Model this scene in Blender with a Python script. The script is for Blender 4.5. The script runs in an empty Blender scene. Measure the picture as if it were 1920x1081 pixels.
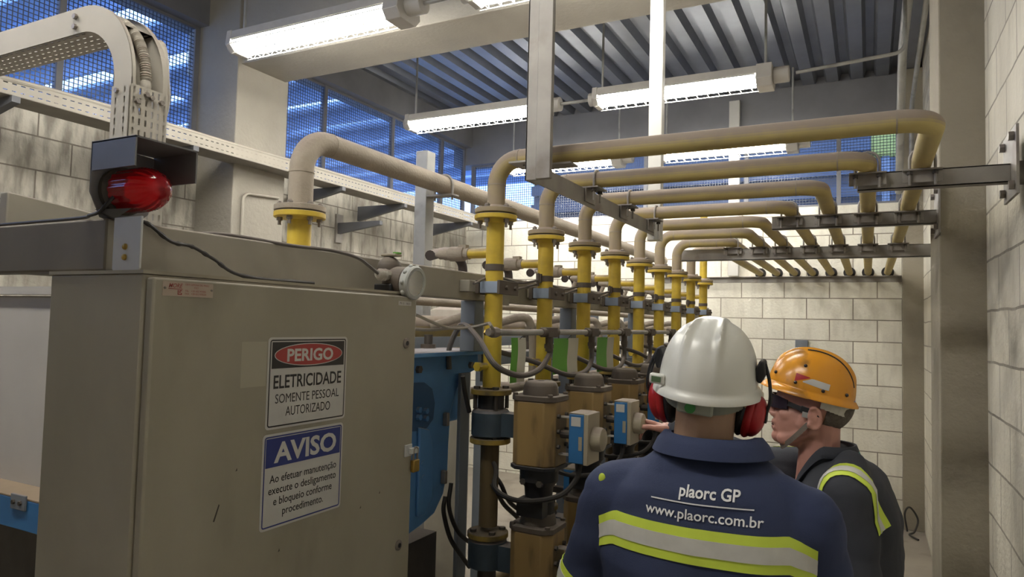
import bpy, bmesh, math, random
import numpy as np
from math import sin, cos, pi, radians as rad
from mathutils import Vector as V, Matrix, noise
from mathutils.bvhtree import BVHTree
random.seed(7)
S = bpy.context.scene
COL = S.collection

# ------------------------------------------------------------------ camera
FPX, EYE = 1300.0, 1.72
dY = V((1630-960, 622-540.5, FPX)).normalized()
hd = V((1, .0247, 0))
up = dY.cross(hd).normalized()
if up.y > 0: up = -up
dX = dY.cross(up).normalized()
if dX.x < 0: dX = -dX
def ray(px, py):
    d = V(((px-960)/FPX, (py-540.5)/FPX, 1))
    return V((dX.dot(d), dY.dot(d), up.dot(d)))
def onX(px, py, X): d = ray(px, py); return V((0, 0, EYE)) + d*(X/d.x)
def onY(px, py, Y): d = ray(px, py); return V((0, 0, EYE)) + d*(Y/d.y)
cd = bpy.data.cameras.new('camera'); cam = bpy.data.objects.new('camera', cd); COL.objects.link(cam)
cd.sensor_width = 36; cd.lens = FPX/1920*36; cd.clip_start = .02; cd.clip_end = 200
cam.matrix_world = Matrix(((dX.x, -dX.y, -dX.z, 0), (dY.x, -dY.y, -dY.z, 0), (up.x, -up.y, -up.z, EYE), (0, 0, 0, 1)))
S.camera = cam

# ------------------------------------------------------------------ dusk sky, exposure
w = bpy.data.worlds.new('dusk'); S.world = w; w.use_nodes = True
w.node_tree.nodes['Background'].inputs[0].default_value = (.26, .45, .95, 1)
w.node_tree.nodes['Background'].inputs[1].default_value = 1.5
vs = S.view_settings
vs.view_transform = 'Standard'; vs.look = 'None'; vs.gamma = 1; vs.use_curve_mapping = False
vs.exposure = 1.5
TUBE = 26.0          # radiance of the fluorescent tubes

# ------------------------------------------------------------------ materials
def nd(nt, t, **kw):
    n = nt.nodes.new(t)
    for k, v in kw.items():
        if k.startswith('i_'): n.inputs[k[2:].replace('_', ' ')].default_value = v
        else: setattr(n, k, v)
    return n
def mix(nt, fac, a, b, mode='MIX'):
    n = nt.nodes.new('ShaderNodeMix'); n.data_type = 'RGBA'; n.blend_type = mode
    for sock, val in ((0, fac), (6, a), (7, b)):
        if hasattr(val, 'is_linked') or hasattr(val, 'links'): nt.links.new(val, n.inputs[sock])
        else: n.inputs[sock].default_value = (val if sock == 0 else (*val[:3], 1))
    return n.outputs[2]
def ramp(nt, src, lo, hi):
    n = nd(nt, 'ShaderNodeMapRange'); n.inputs[1].default_value = lo; n.inputs[2].default_value = hi
    nt.links.new(src, n.inputs[0]); return n.outputs[0]
def noi(nt, scale, detail=4, vec=None, stretch=None):
    tc = nd(nt, 'ShaderNodeTexCoord'); src = tc.outputs['Object']
    if stretch:
        m = nd(nt, 'ShaderNodeMapping'); m.inputs['Scale'].default_value = stretch
        nt.links.new(src, m.inputs[0]); src = m.outputs[0]
    n = nd(nt, 'ShaderNodeTexNoise'); n.inputs['Scale'].default_value = scale; n.inputs['Detail'].default_value = detail
    nt.links.new(src, n.inputs['Vector']); return n.outputs['Fac']
MATS = {}
DUST = (.29, .237, .208)
def mat(name, col, rough=.5, metal=0, ns=8, amt=.25, dark=None, dust=0, dcol=DUST, bump=0, bs=60, stretch=None, spec=None, dlo=.25, dhi=.75, stain=0, scol=(.05, .04, .03), ss=3):
    if name in MATS: return MATS[name]
    m = bpy.data.materials.new(name); m.use_nodes = True; nt = m.node_tree; b = nt.nodes['Principled BSDF']
    b.inputs['Roughness'].default_value = rough; b.inputs['Metallic'].default_value = metal
    if spec is not None: b.inputs['Specular IOR Level'].default_value = spec
    dk = dark or tuple(c*.55 for c in col)
    f = ramp(nt, noi(nt, ns, 6, stretch=stretch), .38, .68)
    mm = nd(nt, 'ShaderNodeMath', operation='MULTIPLY'); nt.links.new(f, mm.inputs[0]); mm.inputs[1].default_value = amt
    c = mix(nt, mm.outputs[0], col, dk)
    if stain:
        f2 = ramp(nt, noi(nt, ss, 8, stretch=stretch), .56, .68)
        m2 = nd(nt, 'ShaderNodeMath', operation='MULTIPLY'); nt.links.new(f2, m2.inputs[0]); m2.inputs[1].default_value = stain
        c = mix(nt, m2.outputs[0], c, scol)
    if dust:
        g = nd(nt, 'ShaderNodeNewGeometry'); sx = nd(nt, 'ShaderNodeSeparateXYZ'); nt.links.new(g.outputs['True Normal'], sx.inputs[0])
        a = nd(nt, 'ShaderNodeMath', operation='ADD'); nt.links.new(sx.outputs[2], a.inputs[0])
        n3 = noi(nt, 25, 5); n4 = nd(nt, 'ShaderNodeMath', operation='MULTIPLY_ADD'); nt.links.new(n3, n4.inputs[0]); n4.inputs[1].default_value = .5; n4.inputs[2].default_value = -.25
        nt.links.new(n4.outputs[0], a.inputs[1])
        f3 = ramp(nt, a.outputs[0], dlo, dhi)
        m3 = nd(nt, 'ShaderNodeMath', operation='MULTIPLY'); nt.links.new(f3, m3.inputs[0]); m3.inputs[1].default_value = dust
        c = mix(nt, m3.outputs[0], c, dcol)
        ro = nd(nt, 'ShaderNodeMapRange'); nt.links.new(m3.outputs[0], ro.inputs[0]); ro.inputs[3].default_value = rough; ro.inputs[4].default_value = .95
        nt.links.new(ro.outputs[0], b.inputs['Roughness'])
    nt.links.new(c, b.inputs['Base Color'])
    if bump:
        bn = nd(nt, 'ShaderNodeBump'); bn.inputs['Strength'].default_value = bump; bn.inputs['Distance'].default_value = .01
        nt.links.new(noi(nt, bs, 5), bn.inputs['Height']); nt.links.new(bn.outputs[0], b.inputs['Normal'])
    MATS[name] = m; return m
def emat(name, col, s, base=None):
    m = bpy.data.materials.new(name); m.use_nodes = True; b = m.node_tree.nodes['Principled BSDF']
    b.inputs['Base Color'].default_value = (*(base or col), 1); b.inputs['Emission Color'].default_value = (*col, 1); b.inputs['Emission Strength'].default_value = s
    MATS[name] = m; return m
def glass(name, col, rough=.05, trans=1., ior=1.45):
    m = bpy.data.materials.new(name); m.use_nodes = True; b = m.node_tree.nodes['Principled BSDF']
    b.inputs['Base Color'].default_value = (*col, 1); b.inputs['Roughness'].default_value = rough; b.inputs['Transmission Weight'].default_value = trans; b.inputs['IOR'].default_value = ior
    MATS[name] = m; return m
def block_mat(name, axis, light, dirt, dirt_amt, mortar, phase=(0, .028), irregular=0):
    m = bpy.data.materials.new(name); m.use_nodes = True; nt = m.node_tree; b = nt.nodes['Principled BSDF']; b.inputs['Roughness'].default_value = .9
    tc = nd(nt, 'ShaderNodeTexCoord'); sx = nd(nt, 'ShaderNodeSeparateXYZ'); nt.links.new(tc.outputs['Object'], sx.inputs[0])
    cx = nd(nt, 'ShaderNodeCombineXYZ')
    a1 = nd(nt, 'ShaderNodeMath', operation='SUBTRACT'); nt.links.new(sx.outputs[axis], a1.inputs[0]); a1.inputs[1].default_value = phase[0]-40
    a2 = nd(nt, 'ShaderNodeMath', operation='SUBTRACT'); nt.links.new(sx.outputs[2], a2.inputs[0]); a2.inputs[1].default_value = phase[1]-4
    if irregular:
        nz = noi(nt, 2.3, 3); k = nd(nt, 'ShaderNodeMath', operation='MULTIPLY_ADD'); nt.links.new(nz, k.inputs[0]); k.inputs[1].default_value = irregular; nt.links.new(a2.outputs[0], k.inputs[2]); zz = k.outputs[0]
    else: zz = a2.outputs[0]
    nt.links.new(a1.outputs[0], cx.inputs[0]); nt.links.new(zz, cx.inputs[1])
    br = nd(nt, 'ShaderNodeTexBrick'); nt.links.new(cx.outputs[0], br.inputs['Vector'])
    for k, v in {'Scale': 1, 'Mortar Size': .005, 'Mortar Smooth': .15, 'Bias': 0, 'Brick Width': .4, 'Row Height': .2}.items(): br.inputs[k].default_value = v
    br.inputs['Color1'].default_value = (*light, 1); br.inputs['Color2'].default_value = (*[c*.86 for c in light], 1); br.inputs['Mortar'].default_value = (*mortar, 1)
    f = ramp(nt, noi(nt, 1.3, 9, stretch=(1.6, 1.6, .7)), .40 if dirt_amt > .9 else .45, .72); mm = nd(nt, 'ShaderNodeMath', operation='MULTIPLY'); nt.links.new(f, mm.inputs[0]); mm.inputs[1].default_value = dirt_amt
    c = mix(nt, mm.outputs[0], br.outputs['Color'], dirt)
    f = ramp(nt, noi(nt, 16, 7, stretch=(1, 1, .25)), .44 if dirt_amt > .9 else .5, .66 if dirt_amt > .9 else .72); mm = nd(nt, 'ShaderNodeMath', operation='MULTIPLY'); nt.links.new(f, mm.inputs[0]); mm.inputs[1].default_value = dirt_amt*.8
    c = mix(nt, mm.outputs[0], c, dirt); nt.links.new(c, b.inputs['Base Color'])
    add = nd(nt, 'ShaderNodeMath', operation='MULTIPLY_ADD'); nt.links.new(br.outputs['Fac'], add.inputs[0]); add.inputs[1].default_value = -.7; nt.links.new(noi(nt, 45, 6), add.inputs[2])
    bn = nd(nt, 'ShaderNodeBump'); bn.inputs['Strength'].default_value = .6; bn.inputs['Distance'].default_value = .008; nt.links.new(add.outputs[0], bn.inputs['Height']); nt.links.new(bn.outputs[0], b.inputs['Normal'])
    MATS[name] = m; return m

YEL = (.66, .48, .05)
M_yel = mat('yellow_paint', YEL, .45, ns=12, amt=.45, dark=(.34, .21, .03), dust=.8, stain=.5, scol=(.20, .13, .04), ss=5)
M_yelD = mat('dusty_yellow_paint', (.47, .375, .14), .7, ns=6, amt=.55, dark=(.35, .28, .15), dust=.9, dlo=-.40, dhi=.18)
M_dustpipe = mat('dust_coated_pipe', (.36, .31, .245), .85, ns=7, amt=.35, dust=.7, bump=.25, bs=90)
M_greyP = mat('grey_machine_paint', (.36, .335, .275), .55, ns=5, amt=.35, dust=.8, stain=.25, ss=2)
M_cab = mat('beige_cabinet_paint', (.385, .355, .275), .5, ns=3.0, amt=.7, dark=(.27, .245, .18), dust=.5, stain=.38, scol=(.17, .15, .11), ss=4, stretch=(1, 1, .45))
M_cabS = MATS['beige_cabinet_paint']
M_galv = mat('galvanised_steel', (.42, .42, .40), .5, .35, ns=9, amt=.4, dust=.8, stain=.3, ss=7)
M_galvB = mat('clean_galvanised_plate', (.60, .61, .60), .5, .2, ns=10, amt=.15)
M_tray = mat('dusty_galvanised_tray', (.43, .40, .34), .7, .1, ns=6, amt=.2, dust=.8)
M_steel = mat('grey_channel_steel', (.36, .34, .31), .55, .25, ns=8, amt=.45, dark=(.17, .15, .14), dust=.9, stain=.45, scol=(.13, .09, .07), ss=6)
M_dark = mat('dark_dirty_steel', (.075, .065, .055), .55, .2, ns=14, amt=.5, dust=.7, dcol=(.18, .145, .115))
M_brown = mat('brown_grimy_cover', (.115, .092, .072), .6, ns=10, amt=.4, dust=.8, dcol=(.21, .175, .145))
M_act = mat('ochre_actuator_paint', (.36, .235, .085), .5, ns=5, amt=.75, dark=(.20, .135, .055), dust=.7, stain=.9, scol=(.06, .038, .022), ss=13, stretch=(1, 1, .22))
M_black = mat('black_plastic', (.018, .018, .02), .45, amt=.2, dust=.5, dcol=(.12, .10, .085))
M_cable = mat('grey_cable_jacket', (.115, .105, .095), .5, amt=.3, dust=.6)
M_cableB = mat('black_cable_jacket', (.025, .023, .021), .45, amt=.3, dust=.4, dcol=(.10, .085, .07))
M_blue = mat('blue_machine_paint', (.115, .30, .60), .45, ns=6, amt=.3, dark=(.07, .19, .42), dust=.85, stain=.25, scol=(.03, .06, .10), ss=5)
M_blueB = mat('blue_box_paint', (.035, .18, .43), .45, ns=9, amt=.3, dust=.5)
M_bluedrum = mat('grimy_blue_steel', (.075, .11, .145), .45, .3, ns=9, amt=.5, dark=(.03, .04, .05), dust=.7, stain=.4)
M_clampB = mat('pale_blue_clamp_paint', (.33, .40, .52), .6, ns=7, amt=.3, dust=.8)
M_frameB = mat('blue_grey_post_paint', (.20, .225, .26), .6, ns=6, amt=.3, dust=.7)
M_plas = mat('beige_plastic_cover', (.42, .37, .27), .45, amt=.2, dust=.8)
M_bolt = mat('bolt_steel', (.30, .27, .24), .45, .6, amt=.4, dust=.7)
M_brass = mat('brass', (.45, .30, .08), .35, .8, amt=.4)
M_conc = mat('concrete', (.34, .305, .235), .92, ns=2.2, amt=.5, dark=(.24, .21, .165), bump=.35, bs=45, stain=.35, scol=(.17, .15, .12), ss=2.5)
M_concW = mat('whitewashed_concrete', (.36, .335, .285), .92, ns=3, amt=.4, dark=(.27, .25, .215), bump=.35, bs=40)
M_floor = mat('concrete_floor', (.34, .30, .25), .8, ns=2, amt=.4, bump=.15, stain=.3)
M_deck = mat('galvanised_roof_deck', (.24, .255, .29), .42, .55, ns=5, amt=.35)  # blue cast of the dusk haze is mixed into the deck grey
M_beamD = mat('grey_roof_beam', (.22, .22, .235), .85, ns=4, amt=.3)
M_white = mat('white_post_paint', (.62, .61, .57), .5, ns=6, amt=.2, dark=(.5, .48, .43))
M_panel = mat('pale_grey_panel', (.50, .48, .45), .5, ns=3, amt=.2, dust=.3)
M_wire = mat('mesh_wire', (.13, .135, .15), .5, .5, amt=.2)
M_lampB = mat('lamp_housing', (.50, .48, .44), .5, amt=.2, dust=.6)
M_lampR = mat('lamp_reflector', (.30, .30, .285), .4, amt=.05)
M_tube = emat('lit_fluorescent_tube', (1, .965, .895), TUBE)
M_hood = mat('grey_sheet_metal_hood', (.235, .235, .24), .5, .4, ns=12, amt=.25, dust=.3)
M_red = glass('red_beacon_lens', (.36, .010, .016), .15, .2); 
M_redlamp = emat('beacon_lamp', (1, .04, .02), .2)
M_signW = mat('sign_white', (.60, .585, .55), .4, amt=.1, ns=20)
M_signK = mat('sign_black', (.03, .027, .025), .4, amt=.1)
M_signR = mat('sign_red', (.42, .055, .045), .4, amt=.1)
M_signB = mat('sign_blue', (.035, .05, .22), .4, amt=.1)
M_plate = mat('pinkish_nameplate', (.47, .38, .30), .4, amt=.15)
M_plateR = mat('nameplate_red_ink', (.30, .035, .03), .4, amt=.1)
M_green = mat('tag_green', (.13, .42, .04), .5, amt=.15)
M_tagW = mat('tag_white', (.70, .68, .57), .6, amt=.2)
M_glassL = glass('instrument_glass', (.75, .85, .80), .08, .9)
M_lcd = mat('instrument_face', (.10, .15, .13), .5, amt=.2)
M_card = mat('cardboard', (.33, .25, .17), .8, amt=.25)
M_block_b = block_mat('white_block_wall_back', 0, (.90, .87, .76), (.50, .46, .375), .42, (.30, .265, .21), phase=(.265, .028))
M_block_r = block_mat('white_block_wall_right', 1, (.74, .70, .59), (.43, .40, .33), .5, (.30, .27, .22), phase=(3.1, .028), irregular=.03)
M_block_l = block_mat('stained_block_wall_left', 1, (.62, .59, .51), (.19, .17, .14), .95, (.23, .205, .17), phase=(.1, -.05))
M_out = mat('neighbour_roof_sheet', (.40, .50, .68), .7, amt=.5, ns=2)

# ------------------------------------------------------------------ mesh building helpers
def frame_of(d):
    d = V(d).normalized(); a = V((0, 0, 1)) if abs(d.z) < .95 else V((1, 0, 0))
    x = d.cross(a).normalized(); return x, d.cross(x).normalized(), d
def tag(o, label=None, cat=None, group=None, kind=None):
    if label: o['label'] = label
    if cat: o['category'] = cat
    if group: o['group'] = group
    if kind: o['kind'] = kind
    return o
def root_off(p):
    while p is not None and p.parent is not None: p = p.parent
    return V(p['_o']) if (p is not None and '_o' in p) else V((0, 0, 0))
ROOTS = []
def thing(name, label, cat, loc, group=None, rotz=0, local=False):
    o = bpy.data.objects.new(name, None); COL.objects.link(o); o.location = loc; o.rotation_euler = (0, 0, rotz); o.empty_display_size = .05
    if not local: o['_o'] = tuple(loc); ROOTS.append(o)
    return tag(o, label, cat, group)
def link_mesh(name, me, m, parent=None, smooth=True, ang=35, bevel=0, origin=None):
    o = bpy.data.objects.new(name, me); COL.objects.link(o)
    for x in (m if isinstance(m, (list, tuple)) else [m]): me.materials.append(x)
    off = root_off(parent) if parent else (V(origin) if origin is not None else V((0, 0, 0)))
    if off.length > 0: me.transform(Matrix.Translation(-off))
    if parent: o.parent = parent
    else:
        o.location = off
        if origin is not None: o['_o'] = tuple(off); ROOTS.append(o)
    if smooth:
        me.shade_smooth()
        try: me.set_sharp_from_angle(angle=rad(ang))
        except Exception: pass
    if bevel:
        b = o.modifiers.new('bevel', 'BEVEL'); b.width = bevel; b.segments = 2; b.limit_method = 'ANGLE'; b.angle_limit = rad(40)
    return o
class MB:
    def __init__(s): s.v = []; s.f = []; s.mi = []; s.cm = 0
    def add(s, vs_, fs):
        n = len(s.v); s.v += [tuple(v) for v in vs_]; s.f += [tuple(i+n for i in f) for f in fs]; s.mi += [s.cm]*len(fs); return s
    def box(s, x0, x1, y0, y1, z0, z1):
        return s.add([(x0, y0, z0), (x1, y0, z0), (x1, y1, z0), (x0, y1, z0), (x0, y0, z1), (x1, y0, z1), (x1, y1, z1), (x0, y1, z1)],
                     [(3, 2, 1, 0), (4, 5, 6, 7), (0, 1, 5, 4), (1, 2, 6, 5), (2, 3, 7, 6), (3, 0, 4, 7)])
    def cbox(s, c, d): return s.box(c[0]-d[0]/2, c[0]+d[0]/2, c[1]-d[1]/2, c[1]+d[1]/2, c[2]-d[2]/2, c[2]+d[2]/2)
    def bar(s, p0, p1, wx, wz, upv=(0, 0, 1)):
        p0, p1 = V(p0), V(p1); d = (p1-p0).normalized(); u = V(upv)
        if abs(d.dot(u)) > .97: u = V((1, 0, 0))
        x = d.cross(u).normalized()*wx/2; z = x.cross(d).normalized()*wz/2
        return s.add([p0-x-z, p0+x-z, p0+x+z, p0-x+z, p1-x-z, p1+x-z, p1+x+z, p1-x+z], [(0, 1, 2, 3), (7, 6, 5, 4), (1, 0, 4, 5), (2, 1, 5, 6), (3, 2, 6, 7), (0, 3, 7, 4)])
    def lathe(s, p0, d, prof, n=20, rot=0, sq=None):
        x, y, d = frame_of(d); p0 = V(p0); vs_, fs = [], []
        for t, r in prof:
            for k in range(n):
                a = 2*pi*k/n+rot; vs_.append(p0+d*t+(x*cos(a)+y*sin(a))*r)
        for j in range(len(prof)-1):
            for k in range(n):
                k2 = (k+1) % n; fs.append((j*n+k, j*n+k2, (j+1)*n+k2, (j+1)*n+k))
        fs.append(tuple(reversed(range(n)))); fs.append(tuple(range((len(prof)-1)*n, len(prof)*n)))
        return s.add(vs_, [tuple(reversed(f)) for f in fs])
    def cyl(s, p0, p1, r, n=16, rot=0, r1=None):
        p0, p1 = V(p0), V(p1); return s.lathe(p0, p1-p0, [(0, r), ((p1-p0).length, r if r1 is None else r1)], n, rot)
    def tube(s, pts, r, n=10, cap=True):
        pts = [V(p) for p in pts]; N = len(pts); x, y, d = frame_of(pts[1]-pts[0]); vs_, fs = [], []
        for i, p in enumerate(pts):
            t = (pts[min(i+1, N-1)]-pts[max(i-1, 0)]).normalized()
            x = (x-t*x.dot(t)).normalized(); y = t.cross(x)
            rr = r(i/(N-1)) if callable(r) else r
            for k in range(n): a = 2*pi*k/n; vs_.append(p+(x*cos(a)+y*sin(a))*rr)
        for i in range(N-1):
            for k in range(n): k2 = (k+1) % n; fs.append((i*n+k, i*n+k2, (i+1)*n+k2, (i+1)*n+k))
        if cap: fs.append(tuple(reversed(range(n)))); fs.append(tuple(range((N-1)*n, N*n)))
        return s.add(vs_, fs)
    def prism(s, poly, ax, a0, a1):
        """poly of 2D points in the plane across axis ax (0: (y,z), 1: (x,z), 2: (x,y))"""
        def P(u, v, a): return {0: (a, u, v), 1: (u, a, v), 2: (u, v, a)}[ax]
        n = len(poly); vs_ = [P(u, v, a0) for u, v in poly]+[P(u, v, a1) for u, v in poly]
        fs = [tuple(reversed(range(n))), tuple(range(n, 2*n))]+[(i, (i+1) % n, n+(i+1) % n, n+i) for i in range(n)]
        ar = sum(poly[i][0]*poly[(i+1) % n][1]-poly[(i+1) % n][0]*poly[i][1] for i in range(n))
        flip = (ar < 0) != (ax == 1) if a1 > a0 else (ar > 0) != (ax == 1)
        if flip: fs = [tuple(reversed(f)) for f in fs]
        return s.add(vs_, fs)
    def hexbolt(s, p, d, r=.008, h=.006, shank=0):
        x, y, dd = frame_of(d); p = V(p); s.cyl(p, p+dd*h, r, 6)
        if shank: s.cyl(p-dd*shank, p, r*.55, 8)
        return s
    def ell(s, c, r, n=16, m=10, M=None):
        vs_, fs = [], []; c = V(c)
        for j in range(m+1):
            th = pi*j/m
            for k in range(n):
                a = 2*pi*k/n; p = V((r[0]*sin(th)*cos(a), r[1]*sin(th)*sin(a), r[2]*cos(th)))
                vs_.append(c+(M @ p if M else p))
        for j in range(m):
            for k in range(n): k2 = (k+1) % n; fs.append((j*n+k, (j+1)*n+k, (j+1)*n+k2, j*n+k2))
        return s.add(vs_, fs)
    def cap(s, p0, r0, p1, r1, n=14):
        p0, p1 = V(p0), V(p1); L = (p1-p0).length
        prof = [(-r0*cos(a), max(1e-4, r0*sin(a))) for a in [i*pi/10 for i in range(0, 6)]]+[(L+r1*sin(a), max(1e-4, r1*cos(a))) for a in [i*pi/10 for i in range(0, 6)]]
        return s.lathe(p0, p1-p0, prof, n)
    def loft(s, rings, n=24):
        """rings: (centre, rx, ry) horizontal superellipses"""
        vs_, fs = [], []
        for c, rx, ry in rings:
            for k in range(n):
                a = 2*pi*k/n; cx, sy = cos(a), sin(a); e = .85
                vs_.append((c[0]+rx*math.copysign(abs(cx)**e, cx), c[1]+ry*math.copysign(abs(sy)**e, sy), c[2]))
        for j in range(len(rings)-1):
            for k in range(n): k2 = (k+1) % n; fs.append((j*n+k, j*n+k2, (j+1)*n+k2, (j+1)*n+k))
        fs.append(tuple(reversed(range(n)))); fs.append(tuple(range((len(rings)-1)*n, len(rings)*n)))
        return s.add(vs_, fs)
    def mesh(s, name):
        me = bpy.data.meshes.new(name); me.from_pydata(s.v, [], s.f); me.update(); return me
    def build(s, name, m, parent=None, **kw):
        me = s.mesh(name); o = link_mesh(name, me, m, parent, **kw)
        if isinstance(m, (list, tuple)): me.polygons.foreach_set('material_index', s.mi)
        return o
def fillet(pts, r, n=8):
    pts = [V(p) for p in pts]; out = [pts[0]]
    for i in range(1, len(pts)-1):
        a, b, c = pts[i-1], pts[i], pts[i+1]; u, v = (a-b), (c-b); rr = min(r, u.length*.49, v.length*.49)
        u.normalize(); v.normalize(); ang = u.angle(v)
        if ang > 3.1: out.append(b); continue
        t = rr; R = t*math.tan(ang/2); bis = (u+v).normalized(); cen = b+bis*(t/cos(ang/2))
        e0 = (b+u*t-cen); e1 = (b+v*t-cen)
        for k in range(n+1):
            f = k/n; w_ = e0.angle(e1); e = (e0*sin((1-f)*w_)+e1*sin(f*w_))/sin(w_); out.append(cen+e)
    out.append(pts[-1]); return out
def spline(pts, n=10):
    pts = [V(p) for p in pts]; P = [pts[0]*2-pts[1]]+pts+[pts[-1]*2-pts[-2]]; out = []
    for i in range(1, len(P)-2):
        for k in range(n):
            t = k/n; a, b, c, d = P[i-1], P[i], P[i+1], P[i+2]
            out.append(.5*((2*b)+(c-a)*t+(2*a-5*b+4*c-d)*t*t+(3*b-a-3*c+d)*t**3))
    out.append(pts[-1]); return out
def text_geo(txt, size, align='CENTER', shear=0, bold=0, ext=.0004, space=1):
    c = bpy.data.curves.new('t', 'FONT'); c.body = txt; c.size = size; c.align_x = align; c.extrude = ext; c.shear = shear; c.offset = bold; c.space_character = space; c.resolution_u = 3
    o = bpy.data.objects.new('t', c); COL.objects.link(o); bpy.context.view_layer.update()
    me = bpy.data.meshes.new_from_object(o.evaluated_get(bpy.context.evaluated_depsgraph_get()))
    vs_ = [tuple(v.co) for v in me.vertices]; fs = [tuple(p.vertices) for p in me.polygons]
    bpy.data.objects.remove(o); bpy.data.curves.remove(c); bpy.data.meshes.remove(me); return vs_, fs
def fit_text(mb, txt, u0, u1, vbase, cap, fn, bold=0, shear=0):
    """text whose width fills u0..u1 and capital height is cap; fn maps (u, v, depth) to world"""
    vs_, fs = text_geo(txt, 1, 'LEFT', shear, bold, .0)
    xs = [v[0] for v in vs_]; x0, x1 = min(xs), max(xs); k = (u1-u0)/(x1-x0); kc = cap/.70
    mb.add([fn(u0+(x-x0)*k, vbase+y*kc, 0) for x, y, z in vs_], fs)
def remesh(mb, voxel, smooth=2, name='m'):
    me = mb.mesh(name); o = bpy.data.objects.new('tmp', me); COL.objects.link(o)
    r = o.modifiers.new('r', 'REMESH'); r.mode = 'VOXEL'; r.voxel_size = voxel
    if smooth: sm = o.modifiers.new('s', 'SMOOTH'); sm.iterations = smooth; sm.factor = .5
    bpy.context.view_layer.update(); dg = bpy.context.evaluated_depsgraph_get()
    out = bpy.data.meshes.new_from_object(o.evaluated_get(dg)); bpy.data.objects.remove(o); bpy.data.meshes.remove(me); out.name = name; return out
def displace(me, fn):
    n = len(me.vertices); ns = [v.normal.copy() for v in me.vertices]
    for v, nn in zip(me.vertices, ns): v.co = v.co+nn*fn(v.co, nn)
    me.update()
def bvh_of(me): return BVHTree.FromPolygons([v.co[:] for v in me.vertices], [p.vertices[:] for p in me.polygons])
ORD = ['nearest', 'second', 'third', 'fourth', 'fifth', 'sixth', 'seventh', 'eighth', 'farthest']

# ------------------------------------------------------------------ the room
XR, XL, YB, YF, ZC = .426, -4.36, 7.2, -2.2, 4.10
def struct(name, mb, m, label=None, **kw):
    o = mb.build(name, m, None, **kw); o['kind'] = 'structure'
    if label: o['label'] = label
    return o
struct('floor', MB().box(-14, XR+.2, YF-.2, 10.5, -.15, 0), M_floor, smooth=False)
struct('wall_right', MB().box(XR, XR+.2, YF, YB+.2, 0, 4.35), M_block_r, smooth=False)
struct('wall_back', MB().box(XL-.2, XR, YB, YB+.2, 0, 2.91), M_block_b, smooth=False)
struct('wall_left', MB().box(XL-.2, XL, YF, YB, 0, 2.95), M_block_l, smooth=False)
struct('wall_front', MB().box(XL-.2, XR+.2, YF-.2, YF, 0, 4.35), M_conc, smooth=False)
# corrugated steel deck, ribs running along the room
mb = MB(); prof = []; x = XL-.2
while x < XR+.2:
    prof += [(x, 0), (x+.10, 0), (x+.125, .075), (x+.185, .075)]; x += .21
prof.append((x, 0)); lo = [(a, ZC+b) for a, b in prof]
n = len(lo); vs_ = [(a, YF-.2, z) for a, z in lo]+[(a, YB+.2, z) for a, z in lo]+[(a, YF-.2, z+.008) for a, z in lo]+[(a, YB+.2, z+.008) for a, z in lo]
fs = [(i, i+1, n+i+1, n+i) for i in range(n-1)]+[(3*n+i, 3*n+i+1, 2*n+i+1, 2*n+i) for i in range(n-1)]
mb.add(vs_, fs); mb.box(XL-.2, XR+.2, YF-.2, YB+.2, ZC+.09, ZC+.2)
struct('ceiling', mb, M_deck, smooth=False)
# concrete pillars, roof beams
struct('trim_1', MB().box(.262, XR+.05, 3.39, 3.87, 0, 4.1), M_conc, 'concrete pillar standing out from the right block wall', bevel=.006)
struct('trim_2', MB().box(XL-.05, -3.98, 3.39, 3.87, 0, 4.1), M_concW, 'concrete pillar on the left wall between the mesh windows', bevel=.006)
struct('trim_3', MB().box(.262, XR+.05, 7.08, YB+.05, 0, 4.1), M_conc, 'concrete pillar in the far right corner', bevel=.006)
struct('trim_4', MB().box(XL-.2, XR+.1, 3.42, 3.84, 3.52, 4.09), M_concW, 'pale concrete beam crossing the room between the two pillars', bevel=.006)
struct('trim_5', MB().box(XL-.2, XR+.1, YB-.02, YB+.24, 3.63, 4.0995).box(XL-.2, XR+.1, YB+.02, YB+.24, 4.0, 4.2), M_beamD, 'grey roof beam above the far mesh windows')
struct('trim_6', MB().box(XL-.22, XL+.06, YF, YB, 3.84, 4.0995), M_beamD, 'grey edge beam above the left mesh windows')
# mesh windows
def mesh_window(name, p0, p1, z0, z1, posts, label, pitch=.028, r=.0022):
    p0, p1 = V(p0), V(p1); L = (p1-p0).length; d = (p1-p0)/L; mb = MB()
    for k in range(int(L/pitch)+1):
        a = p0+d*(k*pitch); mb.bar((a.x, a.y, z0), (a.x, a.y, z1), 2*r, 2*r)
    for k in range(int((z1-z0)/pitch)+1): z = z0+k*pitch; mb.bar((p0.x, p0.y, z), (p1.x, p1.y, z), 2*r, 2*r)
    o = struct(name, mb, M_wire, label, smooth=False)
    f = MB(); 
    for z in (z0+.015, z1-.015): f.bar((p0.x, p0.y, z), (p1.x, p1.y, z), .035, .035)
    for t in posts: a = p0+d*t; f.bar((a.x, a.y, z0), (a.x, a.y, z1), .04, .04)
    f.build('window_frame', M_beamD, o, smooth=False)
mesh_window('window_1', (XL-.05, -.2, 0), (XL-.05, 3.39, 0), 2.95, 3.85, (.02, 1.6, 2.62, 3.57), 'steel mesh window over the left wall before the pillar')
mesh_window('window_2', (XL-.05, 3.87, 0), (XL-.05, 7.2, 0), 2.95, 3.85, (.02, .86, 1.87, 2.8, 3.3), 'steel mesh window over the left wall beyond the pillar')
mesh_window('window_3', (XL, YB+.1, 0), (.262, YB+.1, 0), 2.91, 3.65, (.02, 1.1, 2.2, 3.25, 4.1, 4.6), 'steel mesh window over the far wall')
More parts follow.
